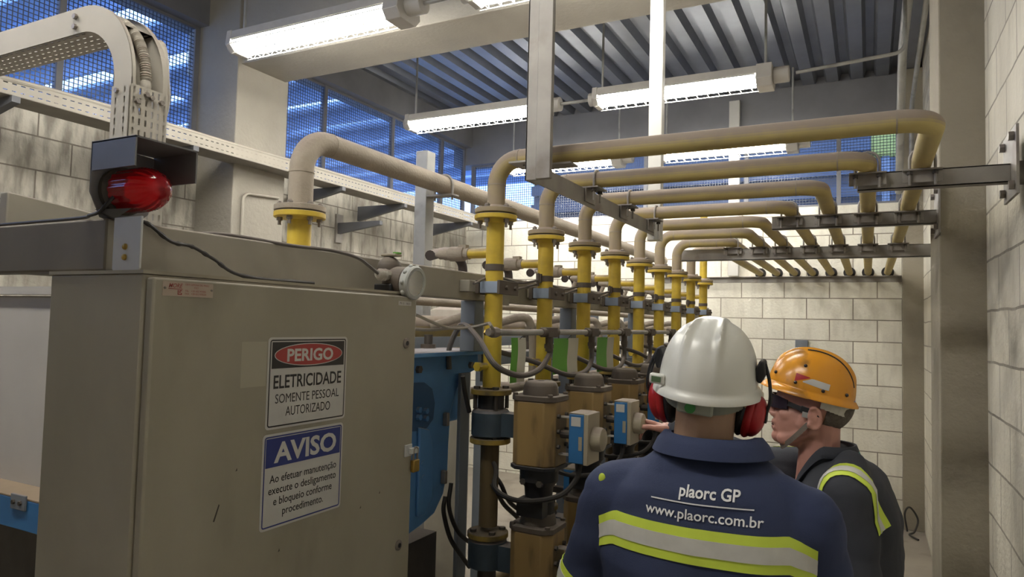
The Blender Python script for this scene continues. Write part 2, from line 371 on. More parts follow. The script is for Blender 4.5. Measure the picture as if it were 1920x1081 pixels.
# what lies beyond the mesh: a slatted roof of the next bay on the left, a wall behind
mb = MB(); y = -3.
while y < 13:
    mb.box(-13, -4.9, y, y+.55, 4.75, 4.80); mb.box(-13, -4.9, y+.28, y+.34, 4.58, 4.75); y += .95
for xx in (-6.2, -8.6, -11): mb.box(xx-.06, xx+.06, -3, 13, 4.80, 5.0)
tag(mb.build('neighbour_roof', M_out, smooth=False), 'slatted blue roof of the next bay seen through the left mesh', 'roof')
mb = MB(); mb.box(-13.2, -13, -3, 13, 0, 4.75)
for k in range(40): mb.box(-13, -12.95, -3+k*.4, -2.8+k*.4, 0, 4.75)
tag(mb.build('neighbour_wall', M_out, smooth=False), 'ribbed blue wall far beyond the left mesh', 'wall')
mb = MB(); mb.box(-4.9, 3, 10.2, 10.4, 0, 9)
for k in range(10): mb.box(-4.9, 3, 10.1, 10.2, 2.6+k*.3, 2.75+k*.3)
tag(mb.build('yard_wall', mat('yard_wall_sheet', (.12, .13, .155), .8, amt=.6, ns=1.5), smooth=False), 'ribbed grey blue wall seen through the far mesh windows', 'wall')
yt = thing('yard_tank', 'dull yellow tank seen through the far mesh window beside the corner pillar', 'tank', (.18, 9.5, 0)); MB().box(.02, .34, 9.4, 9.6, 3.86, 4.14).build('tank_body', mat('yard_yellow', (.40, .36, .08), .6), yt, bevel=.04); MB().box(.14, .22, 9.46, 9.54, 0, 3.86).build('stand', M_frameB, yt)

# ------------------------------------------------------------------ lamps
def lamp(x0, y, z, label, L=1.33, junction=True):
    t = thing('fluorescent_lamp', label, 'ceiling lamp', (x0+L/2, y, z+.5), 'caged fluorescent lamps')
    x1 = x0+L
    h = MB(); h.prism([(y-.10, z+.02), (y-.085, z+.075), (y+.085, z+.075), (y+.10, z+.02)], 0, x0+.04, x1-.10); h.build('housing', M_lampB, t)
    r = MB(); r.box(x0+.05, x1-.11, y-.095, y+.095, z+.013, z+.0195); r.build('reflector', M_lampR, t, smooth=False)
    e = MB(); e.prism([(y-.11, z-.02), (y-.09, z+.085), (y+.09, z+.085), (y+.11, z-.02), (y+.07, z-.065), (y-.07, z-.065)], 0, x1-.10, x1)
    e.cyl((x1, y, z+.02), (x1+.10, y, z+.02), .055, 18); e.build('end_housing', M_lampB, t, bevel=.004); e = MB(); e.prism([(y-.10, z-.01), (y-.09, z+.08), (y+.09, z+.08), (y+.10, z-.01), (y+.05, z-.05), (y-.05, z-.05)], 0, x0, x0+.04)
    e.cyl((x0-.05, y, z+.02), (x0, y, z+.02), .05, 18); e.build('end_housing', M_lampB, t, bevel=.004)
    for s in (-1, 1):
        MB().cyl((x0+.06, y+s*.05, z-.012), (x1-.12, y+s*.05, z-.012), .019, 12).build('tube', M_tube, t)
    g = MB()
    for yy, zz in ((y-.10, z-.01), (y+.10, z-.01), (y-.06, z-.055), (y+.06, z-.055)): g.cyl((x0+.02, yy, zz), (x1-.08, yy, zz), .003, 6)
    k = 0
    while x0+.05+k*.075 < x1-.1:
        xx = x0+.05+k*.075; g.tube([(xx, y-.10, z-.01), (xx+.025, y-.06, z-.055), (xx+.025, y+.06, z-.055), (xx, y+.10, z-.01)], .0025, 5); k += 1
    g.build('wire_guard', M_white, t)
    for xx in (x0+.05, x1-.05): MB().cyl((xx, y, z+.08), (xx, y, ZC+.02), .009, 8).build('hanging_rod', M_galv, t)
    return t
LN = {0: 'nearest the camera', 1: 'middle of its row', 2: 'far end of its row'}
ys = [None, .62, 3.0, 4.85, 6.7]  # first lamp pair is out of view, added to light tray and cabinet
lab = {2: 'caged fluorescent lamp %s in front of the pale concrete beam', 3: 'caged fluorescent lamp %s just beyond the pale concrete beam', 4: 'caged fluorescent lamp %s near the far mesh windows', 0: 'caged fluorescent lamp %s behind the camera', 1: 'caged fluorescent lamp %s added out of view above the grey cabinet'}
for i, y in enumerate(ys):
    if y is None: continue
    lamp(-3.53, y, 3.40, lab[i] % 'of the left row', 1.31)
    lamp(-1.83, y, 3.40, lab[i] % 'of the right row', 1.26)
def pipe_thing(name, label, cat, pts, r, m, fr=.06, n=12, group=None):
    p = fillet(pts, fr) if fr else [V(a) for a in pts]
    o = MB().tube(p, r, n).build(name, m, None, origin=p[0]); return tag(o, label, cat, group)
c = pipe_thing('conduit', 'grey lamp conduit crossing under the roof deck to the right pillar', 'conduit', [(-.43, 4.85, 3.42), (.2, 4.85, 3.46), (.2, 4.85, 4.08)], .012, M_galv)
pipe_thing('conduit', 'thin grey conduit crossing under the roof between the two lamp rows', 'conduit', [(-2.2, 3.0, 3.42), (-1.85, 3.0, 3.42)], .012, M_galv, 0)
pipe_thing('conduit', 'thin grey conduit linking the lamps beyond the pale beam', 'conduit', [(-2.12, 4.85, 3.42), (-1.85, 4.85, 3.42)], .012, M_galv, 0)
pipe_thing('roof_pipe', 'thick grey pipe running under the roof beside the right pillar', 'pipe', [(.22, 2.0, 3.98), (.22, 5.8, 3.80), (.23, 6.9, 2.95)], .03, M_galv, .2)
pipe_thing('roof_pipe', 'thin grey pipe running down beside the thick roof pipe', 'pipe', [(.33, 4.0, 3.95), (.33, 6.9, 3.7), (.33, 6.95, 3.0)], .018, M_galv, .15)

# ------------------------------------------------------------------ cabinet with signs
D, CY0, CY1, CZ0, CZ1 = -1.056, .745, 1.497, .35, 1.788
cab = thing('electrical_cabinet', 'tall beige steel electrical cabinet with danger signs on its door', 'cabinet', (-1.2, 1.12, 0))
b = MB(); b.box(-1.342, D-.022, CY0, CY1, CZ0, CZ1); b.build('body', M_cab, cab, bevel=.004)
MB().box(-1.342, D-.03, CY0+.02, CY1-.02, 0, CZ0).build('plinth', M_dark, cab)
MB().box(-1.345, D-.020, CY0-.002, CY1+.004, CZ1, CZ1+.006).build('top_lip', M_cab, cab)
MB().box(D-.020, D, CY0+.004, CY1+.006, CZ0, CZ1-.006).build('door', M_cab, cab, bevel=.004)
XD = D+.0006
def sticker(name, y0, y1, z0, z1, m, parent, r=.006, x=D, th=.0006, label=None):
    poly = []
    for cy, cz, a0 in ((y1-r, z1-r, 0), (y0+r, z1-r, 90), (y0+r, z0+r, 180), (y1-r, z0+r, 270)):
        for k in range(5): a = rad(a0+k*22.5); poly.append((cy+r*cos(a), cz+r*sin(a)))
    o = MB().prism(poly, 0, x, x+th).build(name, m, parent, smooth=False)
    if label: o['label'] = label
    return o
def face(x): return lambda u, v, d: (x+d, u, v)
def rr_frame(mb, y0, y1, z0, z1, r, t, x0, x1):
    def loop(y0, y1, z0, z1, r):
        out = []
        for cy, cz, a0 in ((y1-r, z1-r, 0), (y0+r, z1-r, 90), (y0+r, z0+r, 180), (y1-r, z0+r, 270)):
            for k in range(5): a = rad(a0+k*22.5); out.append((cy+r*cos(a), cz+r*sin(a)))
        return out
    a = loop(y0, y1, z0, z1, r); b = loop(y0+t, y1-t, z0+t, z1-t, max(r-t, .0005)); n = len(a)
    mb.add([(x1, *p) for p in a]+[(x1, *p) for p in b], [(i, (i+1) % n, n+(i+1) % n, n+i) for i in range(n)])
s1 = sticker('danger_sign', 1.002, 1.235, 1.497, 1.680, M_signW, cab, .008)
s1['label'] = 'white danger sign with red PERIGO oval'
k = MB(); x = D+.0010
rr_frame(k, 1.0065, 1.2305, 1.5015, 1.6755, .006, .0028, x, x)
k.prism([(1.0125, 1.6175), (1.2245, 1.6175), (1.2245, 1.6705), (1.0125, 1.6705)], 0, D+.0005, x)
fit_text(k, 'ELETRICIDADE', 1.019, 1.218, 1.578, .026, face(x), bold=.018)
fit_text(k, 'SOMENTE PESSOAL', 1.025, 1.212, 1.548, .0185, face(x), bold=.0)
fit_text(k, 'AUTORIZADO', 1.054, 1.185, 1.521, .019, face(x), bold=.0)
k.build('black_print', M_signK, s1, smooth=False)
def oval(cy, cz, ry, rz, n=40): return [(cy+ry*cos(2*pi*i/n), cz+rz*sin(2*pi*i/n)) for i in range(n)]
MB().prism(oval(1.1185, 1.644, .100, .0235), 0, x, x+.0003).build('oval_rim', M_signW, s1, smooth=False)
MB().prism(oval(1.1185, 1.644, .098, .0218), 0, x+.0002, x+.0006).build('red_oval', M_signR, s1, smooth=False)
k = MB(); fit_text(k, 'PERIGO', 1.052, 1.188, 1.6315, .0245, face(x+.0009), bold=.03); k.build('white_print', M_signW, s1, smooth=False)
s2 = sticker('notice_sign', .998, 1.231, 1.300, 1.488, M_signW, cab, .008)
s2['label'] = 'white notice sign with blue AVISO header'
k = MB(); rr_frame(k, 1.0025, 1.2265, 1.3045, 1.4835, .006, .0028, x, x)
k.prism([(1.007, 1.422), (1.222, 1.422), (1.222, 1.479), (1.007, 1.479)], 0, D+.0005, x); k.build('blue_print', M_signB, s2, smooth=False)
k = MB(); fit_text(k, 'AVISO', 1.028, 1.209, 1.431, .038, face(x+.0003), bold=.03); k.build('white_print', M_signW, s2, smooth=False)
k = MB()
for txt, a, b_, z in (('Ao efetuar manutenção', 1.019, 1.212, 1.391), ('execute o desligamento', 1.017, 1.212, 1.3685), ('e bloqueio conforme', 1.031, 1.200, 1.346), ('procedimento.', 1.056, 1.174, 1.3235)):
    fit_text(k, txt, a, b_, z, .0155, face(x), bold=.008)
k.build('black_print', M_signK, s2, smooth=False)
sticker('faded_patch', .937, .999, 1.585, 1.672, mat('faded_paint', (.44, .41, .315), .5, ns=3, amt=.2), cab, .001, th=.0003, label='paler square left by a removed sticker')
npz = sticker('nameplate', .765, .866, 1.752, 1.777, M_plate, cab, .001, th=.001); x = D+.0014
k = MB(); fit_text(k, 'MORE', .776, .803, 1.7665, .0072, face(x), bold=.008, shear=.3)
k.prism([(.776, 1.7640), (.803, 1.7640), (.803, 1.7650), (.776, 1.7650)], 0, D+.001, x)
k.prism([(.794, 1.7545), (.802, 1.7545), (.802, 1.7580), (.8005, 1.7580), (.8005, 1.7560), (.7955, 1.7560), (.7955, 1.7625), (.794, 1.7625)], 0, D+.001, x)
k.prism([(.7975, 1.7570), (.7990, 1.7570), (.7990, 1.7610), (.802, 1.7610), (.802, 1.7625), (.7975, 1.7625)], 0, D+.001, x)
fit_text(k, '33075 GEMONA DEL FRIULI', .808, .856, 1.7715, .0030, face(x)); fit_text(k, 'ITALY', .826, .835, 1.7665, .0028, face(x))
fit_text(k, 'TEL   +39 432 97300', .808, .850, 1.7605, .0030, face(x)); fit_text(k, 'FAX   +39 432 970520', .808, .851, 1.7555, .0030, face(x)); k.build('red_print', M_plateR, npz, smooth=False)
for y in (.769, .8625): MB().cyl((D, y, 1.7655), (D+.0025, y, 1.765), .002, 10).build('rivet', M_bolt, npz)
tl = sticker('tag_label', 1.424, 1.478, 1.758, 1.769, M_signW, cab, .001)
k = MB(); fit_text(k, 'PX 01  VALV', 1.429, 1.473, 1.7605, .006, face(D+.001)); k.build('print', M_signK, tl, smooth=False)
for i, (y, z) in enumerate(((1.461, 1.662), (1.455, 1.155))):
    k = MB(); k.lathe((D, y, z), (1, 0, 0), [(0, .013), (.003, .013), (.004, .010), (.0045, .0065)], 20); o = k.build('door_lock', M_bolt, cab)
    MB().cyl((D+.004, y, z), (D+.0052, y, z), .006, 14).build('keyhole', M_black, o)
hs = MB(); hs.box(D, D+.004, 1.468, 1.498, 1.372, 1.402); hs.box(D+.002, D+.010, 1.485, 1.52, 1.377, 1.392); hs.build('hasp', M_galvB, cab, bevel=.001)
k = MB()
for q, (y, z) in enumerate(((.925, 1.354), (.935, 1.43), (1.05, 1.25), (1.3, 1.28), (1.37, 1.30))):
    if q == 0: k.prism([(.889, 1.348), (.892, 1.347), (.902, 1.375), (.900, 1.377)], 0, D, D+.0004)
    else: k.prism([(y, z), (y+.004, z+.001), (y+.003, z+.006)], 0, D, D+.0004)
k.build('scratches', M_dark, cab, smooth=False)
pl = thing('padlock', 'small brass padlock hanging from the cabinet door hasp', 'padlock', (D+.008, 1.507, 1.36))
MB().cbox((D+.008, 1.507, 1.345), (.012, .026, .032)).build('lock_body', M_brass, pl, bevel=.003)
MB().tube(fillet([(D+.008, 1.498, 1.355), (D+.008, 1.498, 1.392), (D+.008, 1.516, 1.392), (D+.008, 1.516, 1.355)], .008), .0028, 8).build('shackle', M_bolt, pl)

# ------------------------------------------------------------------ machine frame: beams over the cabinet and posts
BZ0, BZ1, BX = CZ1+.006, 1.887, -1.19
fr = thing('channel_structure', 'long grey steel channel frame resting over the cabinet and along the pipes', 'steel frame', (BX, 2.5, 0))
MB().box(BX-.05, BX, CY0+.006, 5.9, BZ0, BZ1).build('long_beam', M_greyP, fr, bevel=.004)
MB().box(-2.7, BX-.001, CY0+.004, CY0+.054, BZ0, BZ1).build('cross_beam', mat('shaded_beam_paint', (.19, .17, .135), .6, amt=.3, dust=.7), fr, bevel=.004)['label'] = 'cross beam coloured darker for its shaded face'  # frame paint darkened here: shade on this face is put into the colour
for y in (2.04, 2.9, 3.9, 4.9, 5.85): MB().box(BX-.06, BX-.002, y, y+.06, 1.62 if y < 2.5 else 0, BZ0).build('post', M_frameB, fr, bevel=.003)
MB().box(-2.68, -2.62, CY0+.01, CY0+.05, 0, BZ0).build('post', M_frameB, fr)
tag(MB().add(*(lambda a, b: ([(a.x, a.y, 1.80), (a.x, b.y, 1.80), (a.x, b.y, 1.952), (a.x, a.y, 1.972), (a.x-.03, a.y, 1.80), (a.x-.03, b.y, 1.80), (a.x-.03, b.y, 1.952), (a.x-.03, a.y, 1.972)], [(0, 1, 2, 3), (7, 6, 5, 4), (0, 4, 5, 1), (1, 5, 6, 2), (2, 6, 7, 3), (3, 7, 4, 0)]))(onX(15, 355, -1.62), onX(195, 395, -1.62))).build('side_plate', M_greyP, None, bevel=.003), 'grey steel plate standing behind the shaded cross beam under the left block wall', 'steel plate')
# left foreground: pale panel and blue bar
pn = thing('pale_cabinet', 'pale grey sheet metal cabinet behind the beige cabinet at the left edge', 'cabinet', (-2.5, 1.6, 0))
MB().box(-3.3, -1.8, 1.30, 1.9, 1.05, 1.77).build('panel', M_panel, pn, bevel=.004)
MB().box(-3.3, -1.8, 1.28, 1.32, 1.775, 1.80).build('top_rail', M_panel, pn)
MB().box(-3.2, -2.0, 1.55, 1.85, 0, 1.05).build('base', M_dark, pn)
bb = thing('blue_bar', 'bright blue steel bar with bolted plate at the lower left edge', 'steel bar', (-2.5, 1.22, 1.1))
MB().box(-3.0, -1.9, 1.2, 1.26, 1.07, 1.16).build('bar', M_blueB, bb, bevel=.003)
k = MB().box(-2.29, -2.215, 1.192, 1.2, 1.13, 1.175); k.build('plate', M_frameB, bb, bevel=.002)
for x in (-2.27, -2.235): MB().hexbolt((x, 1.192, 1.152), (0, -1, 0), .007).build('bolt', M_dark, bb)
tag(MB().box(-3.0, -2.0, 1.2, 1.30, 1.161, 1.165).build('cardboard_sheet', M_card, None), 'brown cardboard sheet lying on the blue bar', 'cardboard')

# ------------------------------------------------------------------ beacon
bc = thing('warning_beacon', 'red ribbed warning beacon under a grey sheet hood on the cross beam', 'warning light', (-1.12, .74, 1.80))
yb = CY0+.003
st = MB().prism([(-1.162, 1.797), (-1.158, 1.792), (-1.094, 1.792), (-1.089, 1.797), (-1.089, 1.885), (-1.162, 1.885)], 1, yb-.004, yb); o = st.build('mounting_strap', M_galvB, bc, bevel=.0008)
for z in (1.816, 1.834):
    MB().lathe((-1.128, yb-.004, z), (0, -1, 0), [(0, .0055), (.003, .005), (.004, .003)], 14).build('screw', M_brass, o)
YA, YC = .722, .842
bp = MB(); bp.prism([(YA, 1.93), (YA+.02, 1.888), (YA+.075, 1.872), (YC-.01, 1.905), (YC, 1.95), (YC, 2.012), (YA, 2.017)], 0, -1.202, -1.199)
bp.add([(-1.20, YA+.01, 1.90), (-1.20, YA+.08, 1.872), (-1.09, yb-.002, 1.884), (-1.162, yb-.002, 1.884), (-1.12, yb-.002, 1.90)], [(0, 1, 2, 3), (3, 2, 1, 0), (0, 3, 4), (4, 3, 0)])
bp.build('back_plate', M_hood, bc)
hd_ = MB(); hd_.box(-1.201, -1.082, YA, YC, 2.014, 2.017); hd_.box(-1.201, -1.082, YA, YA+.003, 1.966, 2.016)
hd_.box(-1.201, -1.082, YC-.003, YC, 1.958, 2.016); hd_.build('hood', M_hood, bc)
ly, lz = .777, 1.938
MB().lathe((-1.199, ly, lz), (1, 0, 0), [(0, .042), (.012, .043), (.016, .038), (.022, .037)], 32).build('lamp_base', M_dark, bc)
vs_, fs = [], []; n, m_ = 72, 26
for j in range(m_+1):
    t = j/m_; r0 = .0375*math.sqrt(max(0, 1-max(0, (t-.35)/.65)**2.3)); 
    for kk in range(n):
        a = 2*pi*kk/n; r = max(.0006, r0+(.0017 if kk % 4 < 2 else 0)*(t < .85)+.0006*sin(t*90)*(t >= .5)); vs_.append((-1.178+t*.098, ly+r*cos(a), lz+r*sin(a)))
for j in range(m_):
    for kk in range(n): fs.append((j*n+kk, j*n+(kk+1) % n, (j+1)*n+(kk+1) % n, (j+1)*n+kk))
MB().add(vs_, fs).build('red_lens', M_red, bc)
MB().ell((-1.135, ly, lz), (.024, .018, .018)).build('bulb', M_redlamp, bc)
cb = [(-2.2, .77, 1.893), (-1.6, .765, 1.893), (-1.3, .76, 1.893), (-1.235, .745, 1.893), (-1.192, .735, 1.895), (-1.172, .733, 1.905), (-1.165, .745, 1.925)]
tag(MB().tube(spline(cb), .0032, 8).build('beacon_cable', M_cableB, None, origin=cb[0]), 'thin dark cable running along the cross beam up to the red beacon', 'cable')
cb = [onX(240, 412, BX+.006), onX(275, 418, BX+.008), onX(320, 452, BX+.012), onX(360, 462, BX+.012), onX(400, 485, BX+.03), V((BX+.06, 1.0, BZ0+.008)), V((BX+.06, 1.2, BZ0+.006))]
tag(MB().tube(spline(cb), lambda t: .0034+.0012*(abs((t*9) % 1-.5) < .15), 8).build('twisted_cable', M_cableB, None, origin=cb[0]), 'thin dark taped cable drooping over the long beam to the cabinet top', 'cable')

# ------------------------------------------------------------------ cable trays
def slot_plate(mb, o, u, v, L, W, nu, nv, sl, sw, th, nrm):
    """perforated plate: origin o, axes u (length L) and v (width W), slots of size sl x sw"""
    o, u, v, nr = V(o), V(u), V(v), V(nrm)*th
    us = [0]; du = L/nu
    for i in range(nu): c = (i+.5)*du; us += [c-sl/2, c+sl/2]
    us.append(L); vs2 = [0]; dv = W/nv
    for i in range(nv): c = (i+.5)*dv; vs2 += [c-sw/2, c+sw/2]
    vs2.append(W); nU, nV = len(us), len(vs2)
    for side in (0, 1):
        pts = [o+u*a+v*b_+nr*side for a in us for b_ in vs2]; fs = []
        for i in range(nU-1):
            for j in range(nV-1):
                if i % 2 == 1 and j % 2 == 1: continue
                q = (i*nV+j, (i+1)*nV+j, (i+1)*nV+j+1, i*nV+j+1); fs.append(q if side else tuple(reversed(q)))
        mb.add(pts, fs)
TY0, TY1, TXR, TXL, TZT, TZB = 1.15, 1.255, -1.755, -1.83, 2.59, 2.515
ct = thing('cable_tray', 'arched galvanised cable tray rising from the machine and bending to the left edge', 'cable tray', (TXR, 1.2, 1.9))
# side rails: vertical part, quarter elbow, top run
R_o, R_i = .235, .16; cxz = (TXR-R_o, TZT-R_o)
zl = cxz[1]
def rail(y):
    mb = MB(); prof = []
    outer = [(TXR, 1.86), (TXR, zl)]+[(cxz[0]+R_o*cos(a), cxz[1]+R_o*sin(a)) for a in [i*pi/24 for i in range(1, 13)]]+[(-3.6, TZT)]
    inner = [(TXR-.075, 1.86), (TXR-.075, zl)]+[(cxz[0]+R_i*cos(a), cxz[1]+R_i*sin(a)) for a in [i*pi/24 for i in range(1, 13)]]+[(-3.6, TZT-.075)]
    n = len(outer)
    for i in range(n-1):
        mb.prism([outer[i], outer[i+1], inner[i+1], inner[i]], 1, y, y+.003)
    # outer turned lip
    for i in range(n-1):
        a, b_ = outer[i], outer[i+1]; s = -.012 if y > 1.2 else .012
        mb.add([(a[0], y, a[1]), (b_[0], y, b_[1]), (b_[0], y+s, b_[1]), (a[0], y+s, a[1])], [(0, 1, 2, 3)])
    return mb
rail(TY0).build('side_rail', M_tray, ct); rail(TY1).build('side_rail', M_tray, ct)
mb = MB(); slot_plate(mb, (TXL, TY0, TZB), (-1, 0, 0), (0, 1, 0), 1.6, TY1-TY0, 52, 5, .018, .007, .002, (0, 0, 1))
for i in range(12):
    a0, a1 = i*pi/24, (i+1)*pi/24; p = lambda a: (cxz[0]+R_i*cos(a), cxz[1]+R_i*sin(a)); (xa, za), (xb, zb) = p(a0), p(a1)
    mb.add([(xa, TY0, za), (xa, TY1, za), (xb, TY1, zb), (xb, TY0, zb)], [(0, 1, 2, 3)])
mb.add([(cxz[0], TY0, TZB), (cxz[0], TY1, TZB), (TXL, TY1, TZB), (TXL, TY0, TZB)], [(0, 1, 2, 3)])
mb.build('perforated_base', M_tray, ct, smooth=False)
mb = MB(); slot_plate(mb, (TXR+.002, TY0-.002, 1.86), (0, 0, 1), (0, 1, 0), zl-.02-1.86, TY1-TY0+.004, 17, 6, .018, .006, .002, (1, 0, 0)); mb.build('perforated_cover', M_tray, ct, smooth=False)
mb = MB(); slot_plate(mb, (TXR-.075, TY0-.003, 1.86), (0, 0, 1), (1, 0, 0), zl-.02-1.86, .075, 17, 2, .018, .006, .002, (0, -1, 0)); mb.build('joint_plate', M_tray, ct, smooth=False)
for (x, z) in ((-2.02, 2.565), (-2.02, 2.535)): MB().hexbolt((x, TY0-.001, z), (0, -1, 0), .008, .008).build('bolt', M_bolt, ct)
for z in (zl-.035,): MB().hexbolt((TXR-.05, TY0-.004, z), (0, -1, 0), .007, .008).build('bolt', M_bolt, ct)
for (y, z) in ((1.19, zl-.04), (1.205, zl-.045), (1.235, zl-.05), (1.165, zl-.065), (1.235, 1.93)): MB().hexbolt((TXR+.004, y, z), (1, 0, 0), .007, .010).build('bolt', M_bolt, ct)
# corrugated hose in the elbow and two plain ones
arc = lambda R, y: [(TXR-R_o+R*cos(a), y, zl+R*sin(a)) for a in [i*pi/40 for i in range(0, 26)]]
hz = arc(.215, 1.205); hz = [(hz[0][0], 1.205, zl-.12)]+hz; pts = spline(hz, 8)
tag(MB().tube(pts, lambda t: .0135+.002*sin(t*400), 12).build('corrugated_hose', M_tray, None, origin=pts[0]), 'grey corrugated hose inside the bend of the arched cable tray', 'hose')
pts = [(TXR-.02, 1.18, zl-.12)]+arc(.20, 1.175); tag(MB().tube(spline(pts, 4), .012, 10).build('tray_cable', M_tray, None, origin=pts[0]), 'plain dusty cable inside the bend of the arched cable tray', 'cable')
pts = [onY(236, 140, 1.29), onY(300, 80, 1.29), onY(313, 160, 1.29), onY(312, 200, 1.29), onY(303, 240, 1.29), onY(302, 300, 1.29)]
tag(MB().tube(spline(pts, 8), .008, 10).build('tray_cable', M_tray, None, origin=pts[0]), 'dusty cable hanging outside the far rail of the arched cable tray', 'cable')
# long wall tray
WX = -3.82
wt = thing('cable_tray', 'long perforated cable tray running along the left wall below the mesh windows', 'cable tray', (WX, 4, 2.85))
mb = MB(); slot_plate(mb, (WX, 1.75, 2.80), (0, 1, 0), (0, 0, 1), 5.3, .075, 130, 2, .022, .006, .002, (1, 0, 0)); mb.build('side_rail', M_tray, wt, smooth=False)
MB().box(WX-.2, WX, 1.75, 7.05, 2.797, 2.80).build('base', mat('tray_underside', (.30, .28, .25), .7, .2, amt=.3), wt); MB().box(WX-.2, WX-.197, 1.75, 7.05, 2.80, 2.875).build('side_rail', M_tray, wt)
for y in (1.9, 2.95, 4.35, 5.2, 6.4):
    k = MB(); k.prism([(XL-.0, 2.797), (WX+.01, 2.797), (WX+.01, 2.765), (XL+.0, 2.66)], 1, y-.02, y+.02); k.build('wall_bracket', mat('dark_bracket_steel', (.17, .175, .19), .6, .3, amt=.3), wt)
p = [(WX-.35, 1.62, 2.9), (WX-.03, 1.75, 2.87), (WX-.03, 2.4, 2.892), (WX-.03, 3.2, 2.885), (WX-.03, 4.2, 2.892), (WX-.03, 6.0, 2.888), (WX-.03, 7.0, 2.89)]
tag(MB().tube(spline(p, 10), .016, 10).build('tray_cable', M_tray, None, origin=p[0]), 'thick dusty cable lying in the long wall cable tray', 'cable')
p = fillet([(-3.97, 3.45, 2.80), (-3.97, 3.62, 2.70), (-3.97, 3.52, 2.62), (-3.97, 3.45, 2.55), (-3.97, 3.45, .8)], .05)
pipe_thing('conduit', 'thin conduit running down the face of the left concrete pillar', 'conduit', [(-3.965, 3.80, 2.62), (-3.965, 3.47, 2.60), (-3.965, 3.47, .8)], .011, M_tray, .06)

# ------------------------------------------------------------------ pipes
XP = -1.124; PR = .0302
YP = [-XP*(1.8202+.3675*i) for i in range(9)]
def zrun(y): return 2.27
XE = [.15, -.005, -.165, -.325, -.49, -.62, -.78, -.925, None]   # where each overhead run turns along the room
XW = [.15, -.01, -.165, -.32, -.48, -.64, -.80, -.955, None]
GP = 'yellow gas pipes of the row'
def flange(mb, c, d, r, th, n=40): mb.lathe(c, d, [(0, r-.002), (.002, r), (th-.002, r), (th, r-.002)], n)
def flange_pair(t, x, y, z, R, thk, m_low, m_up, nb=4, rb=None, br=.009):
    k = MB(); flange(k, (x, y, z-.002-thk), (0, 0, 1), R, thk); k.lathe((x, y, z-.002-thk-.012), (0, 0, 1), [(0, PR*R/.072+.001), (.012, PR*R/.072+.010)], 32); lo_ = k.build('lower_flange', m_low, t)
    MB().cyl((x, y, z-.003), (x, y, z+.003), R*.9, 36).build('gasket', M_black, t)
    k = MB(); flange(k, (x, y, z+.002), (0, 0, 1), R, thk); k.lathe((x, y, z+.002+thk), (0, 0, 1), [(0, PR*R/.072+.010), (.012, PR*R/.072+.001)], 32); k.build('upper_flange', m_up, t)
    for q in range(nb):
        a = 2*pi*(q+.5)/nb+.25; bx, by = x+cos(a)*R*.76, y+sin(a)*R*.76; b_ = MB()
        b_.cyl((bx, by, z-thk-.03), (bx, by, z+thk+.016), br*.55, 8); b_.cyl((bx, by, z-thk-.002), (bx, by, z-thk-.014), br, 6); b_.lathe((bx, by, z+thk+.002), (0, 0, 1), [(0, br), (.009, br), (.012, br*.6)], 10)
        b_.build('bolt', M_bolt, lo_)
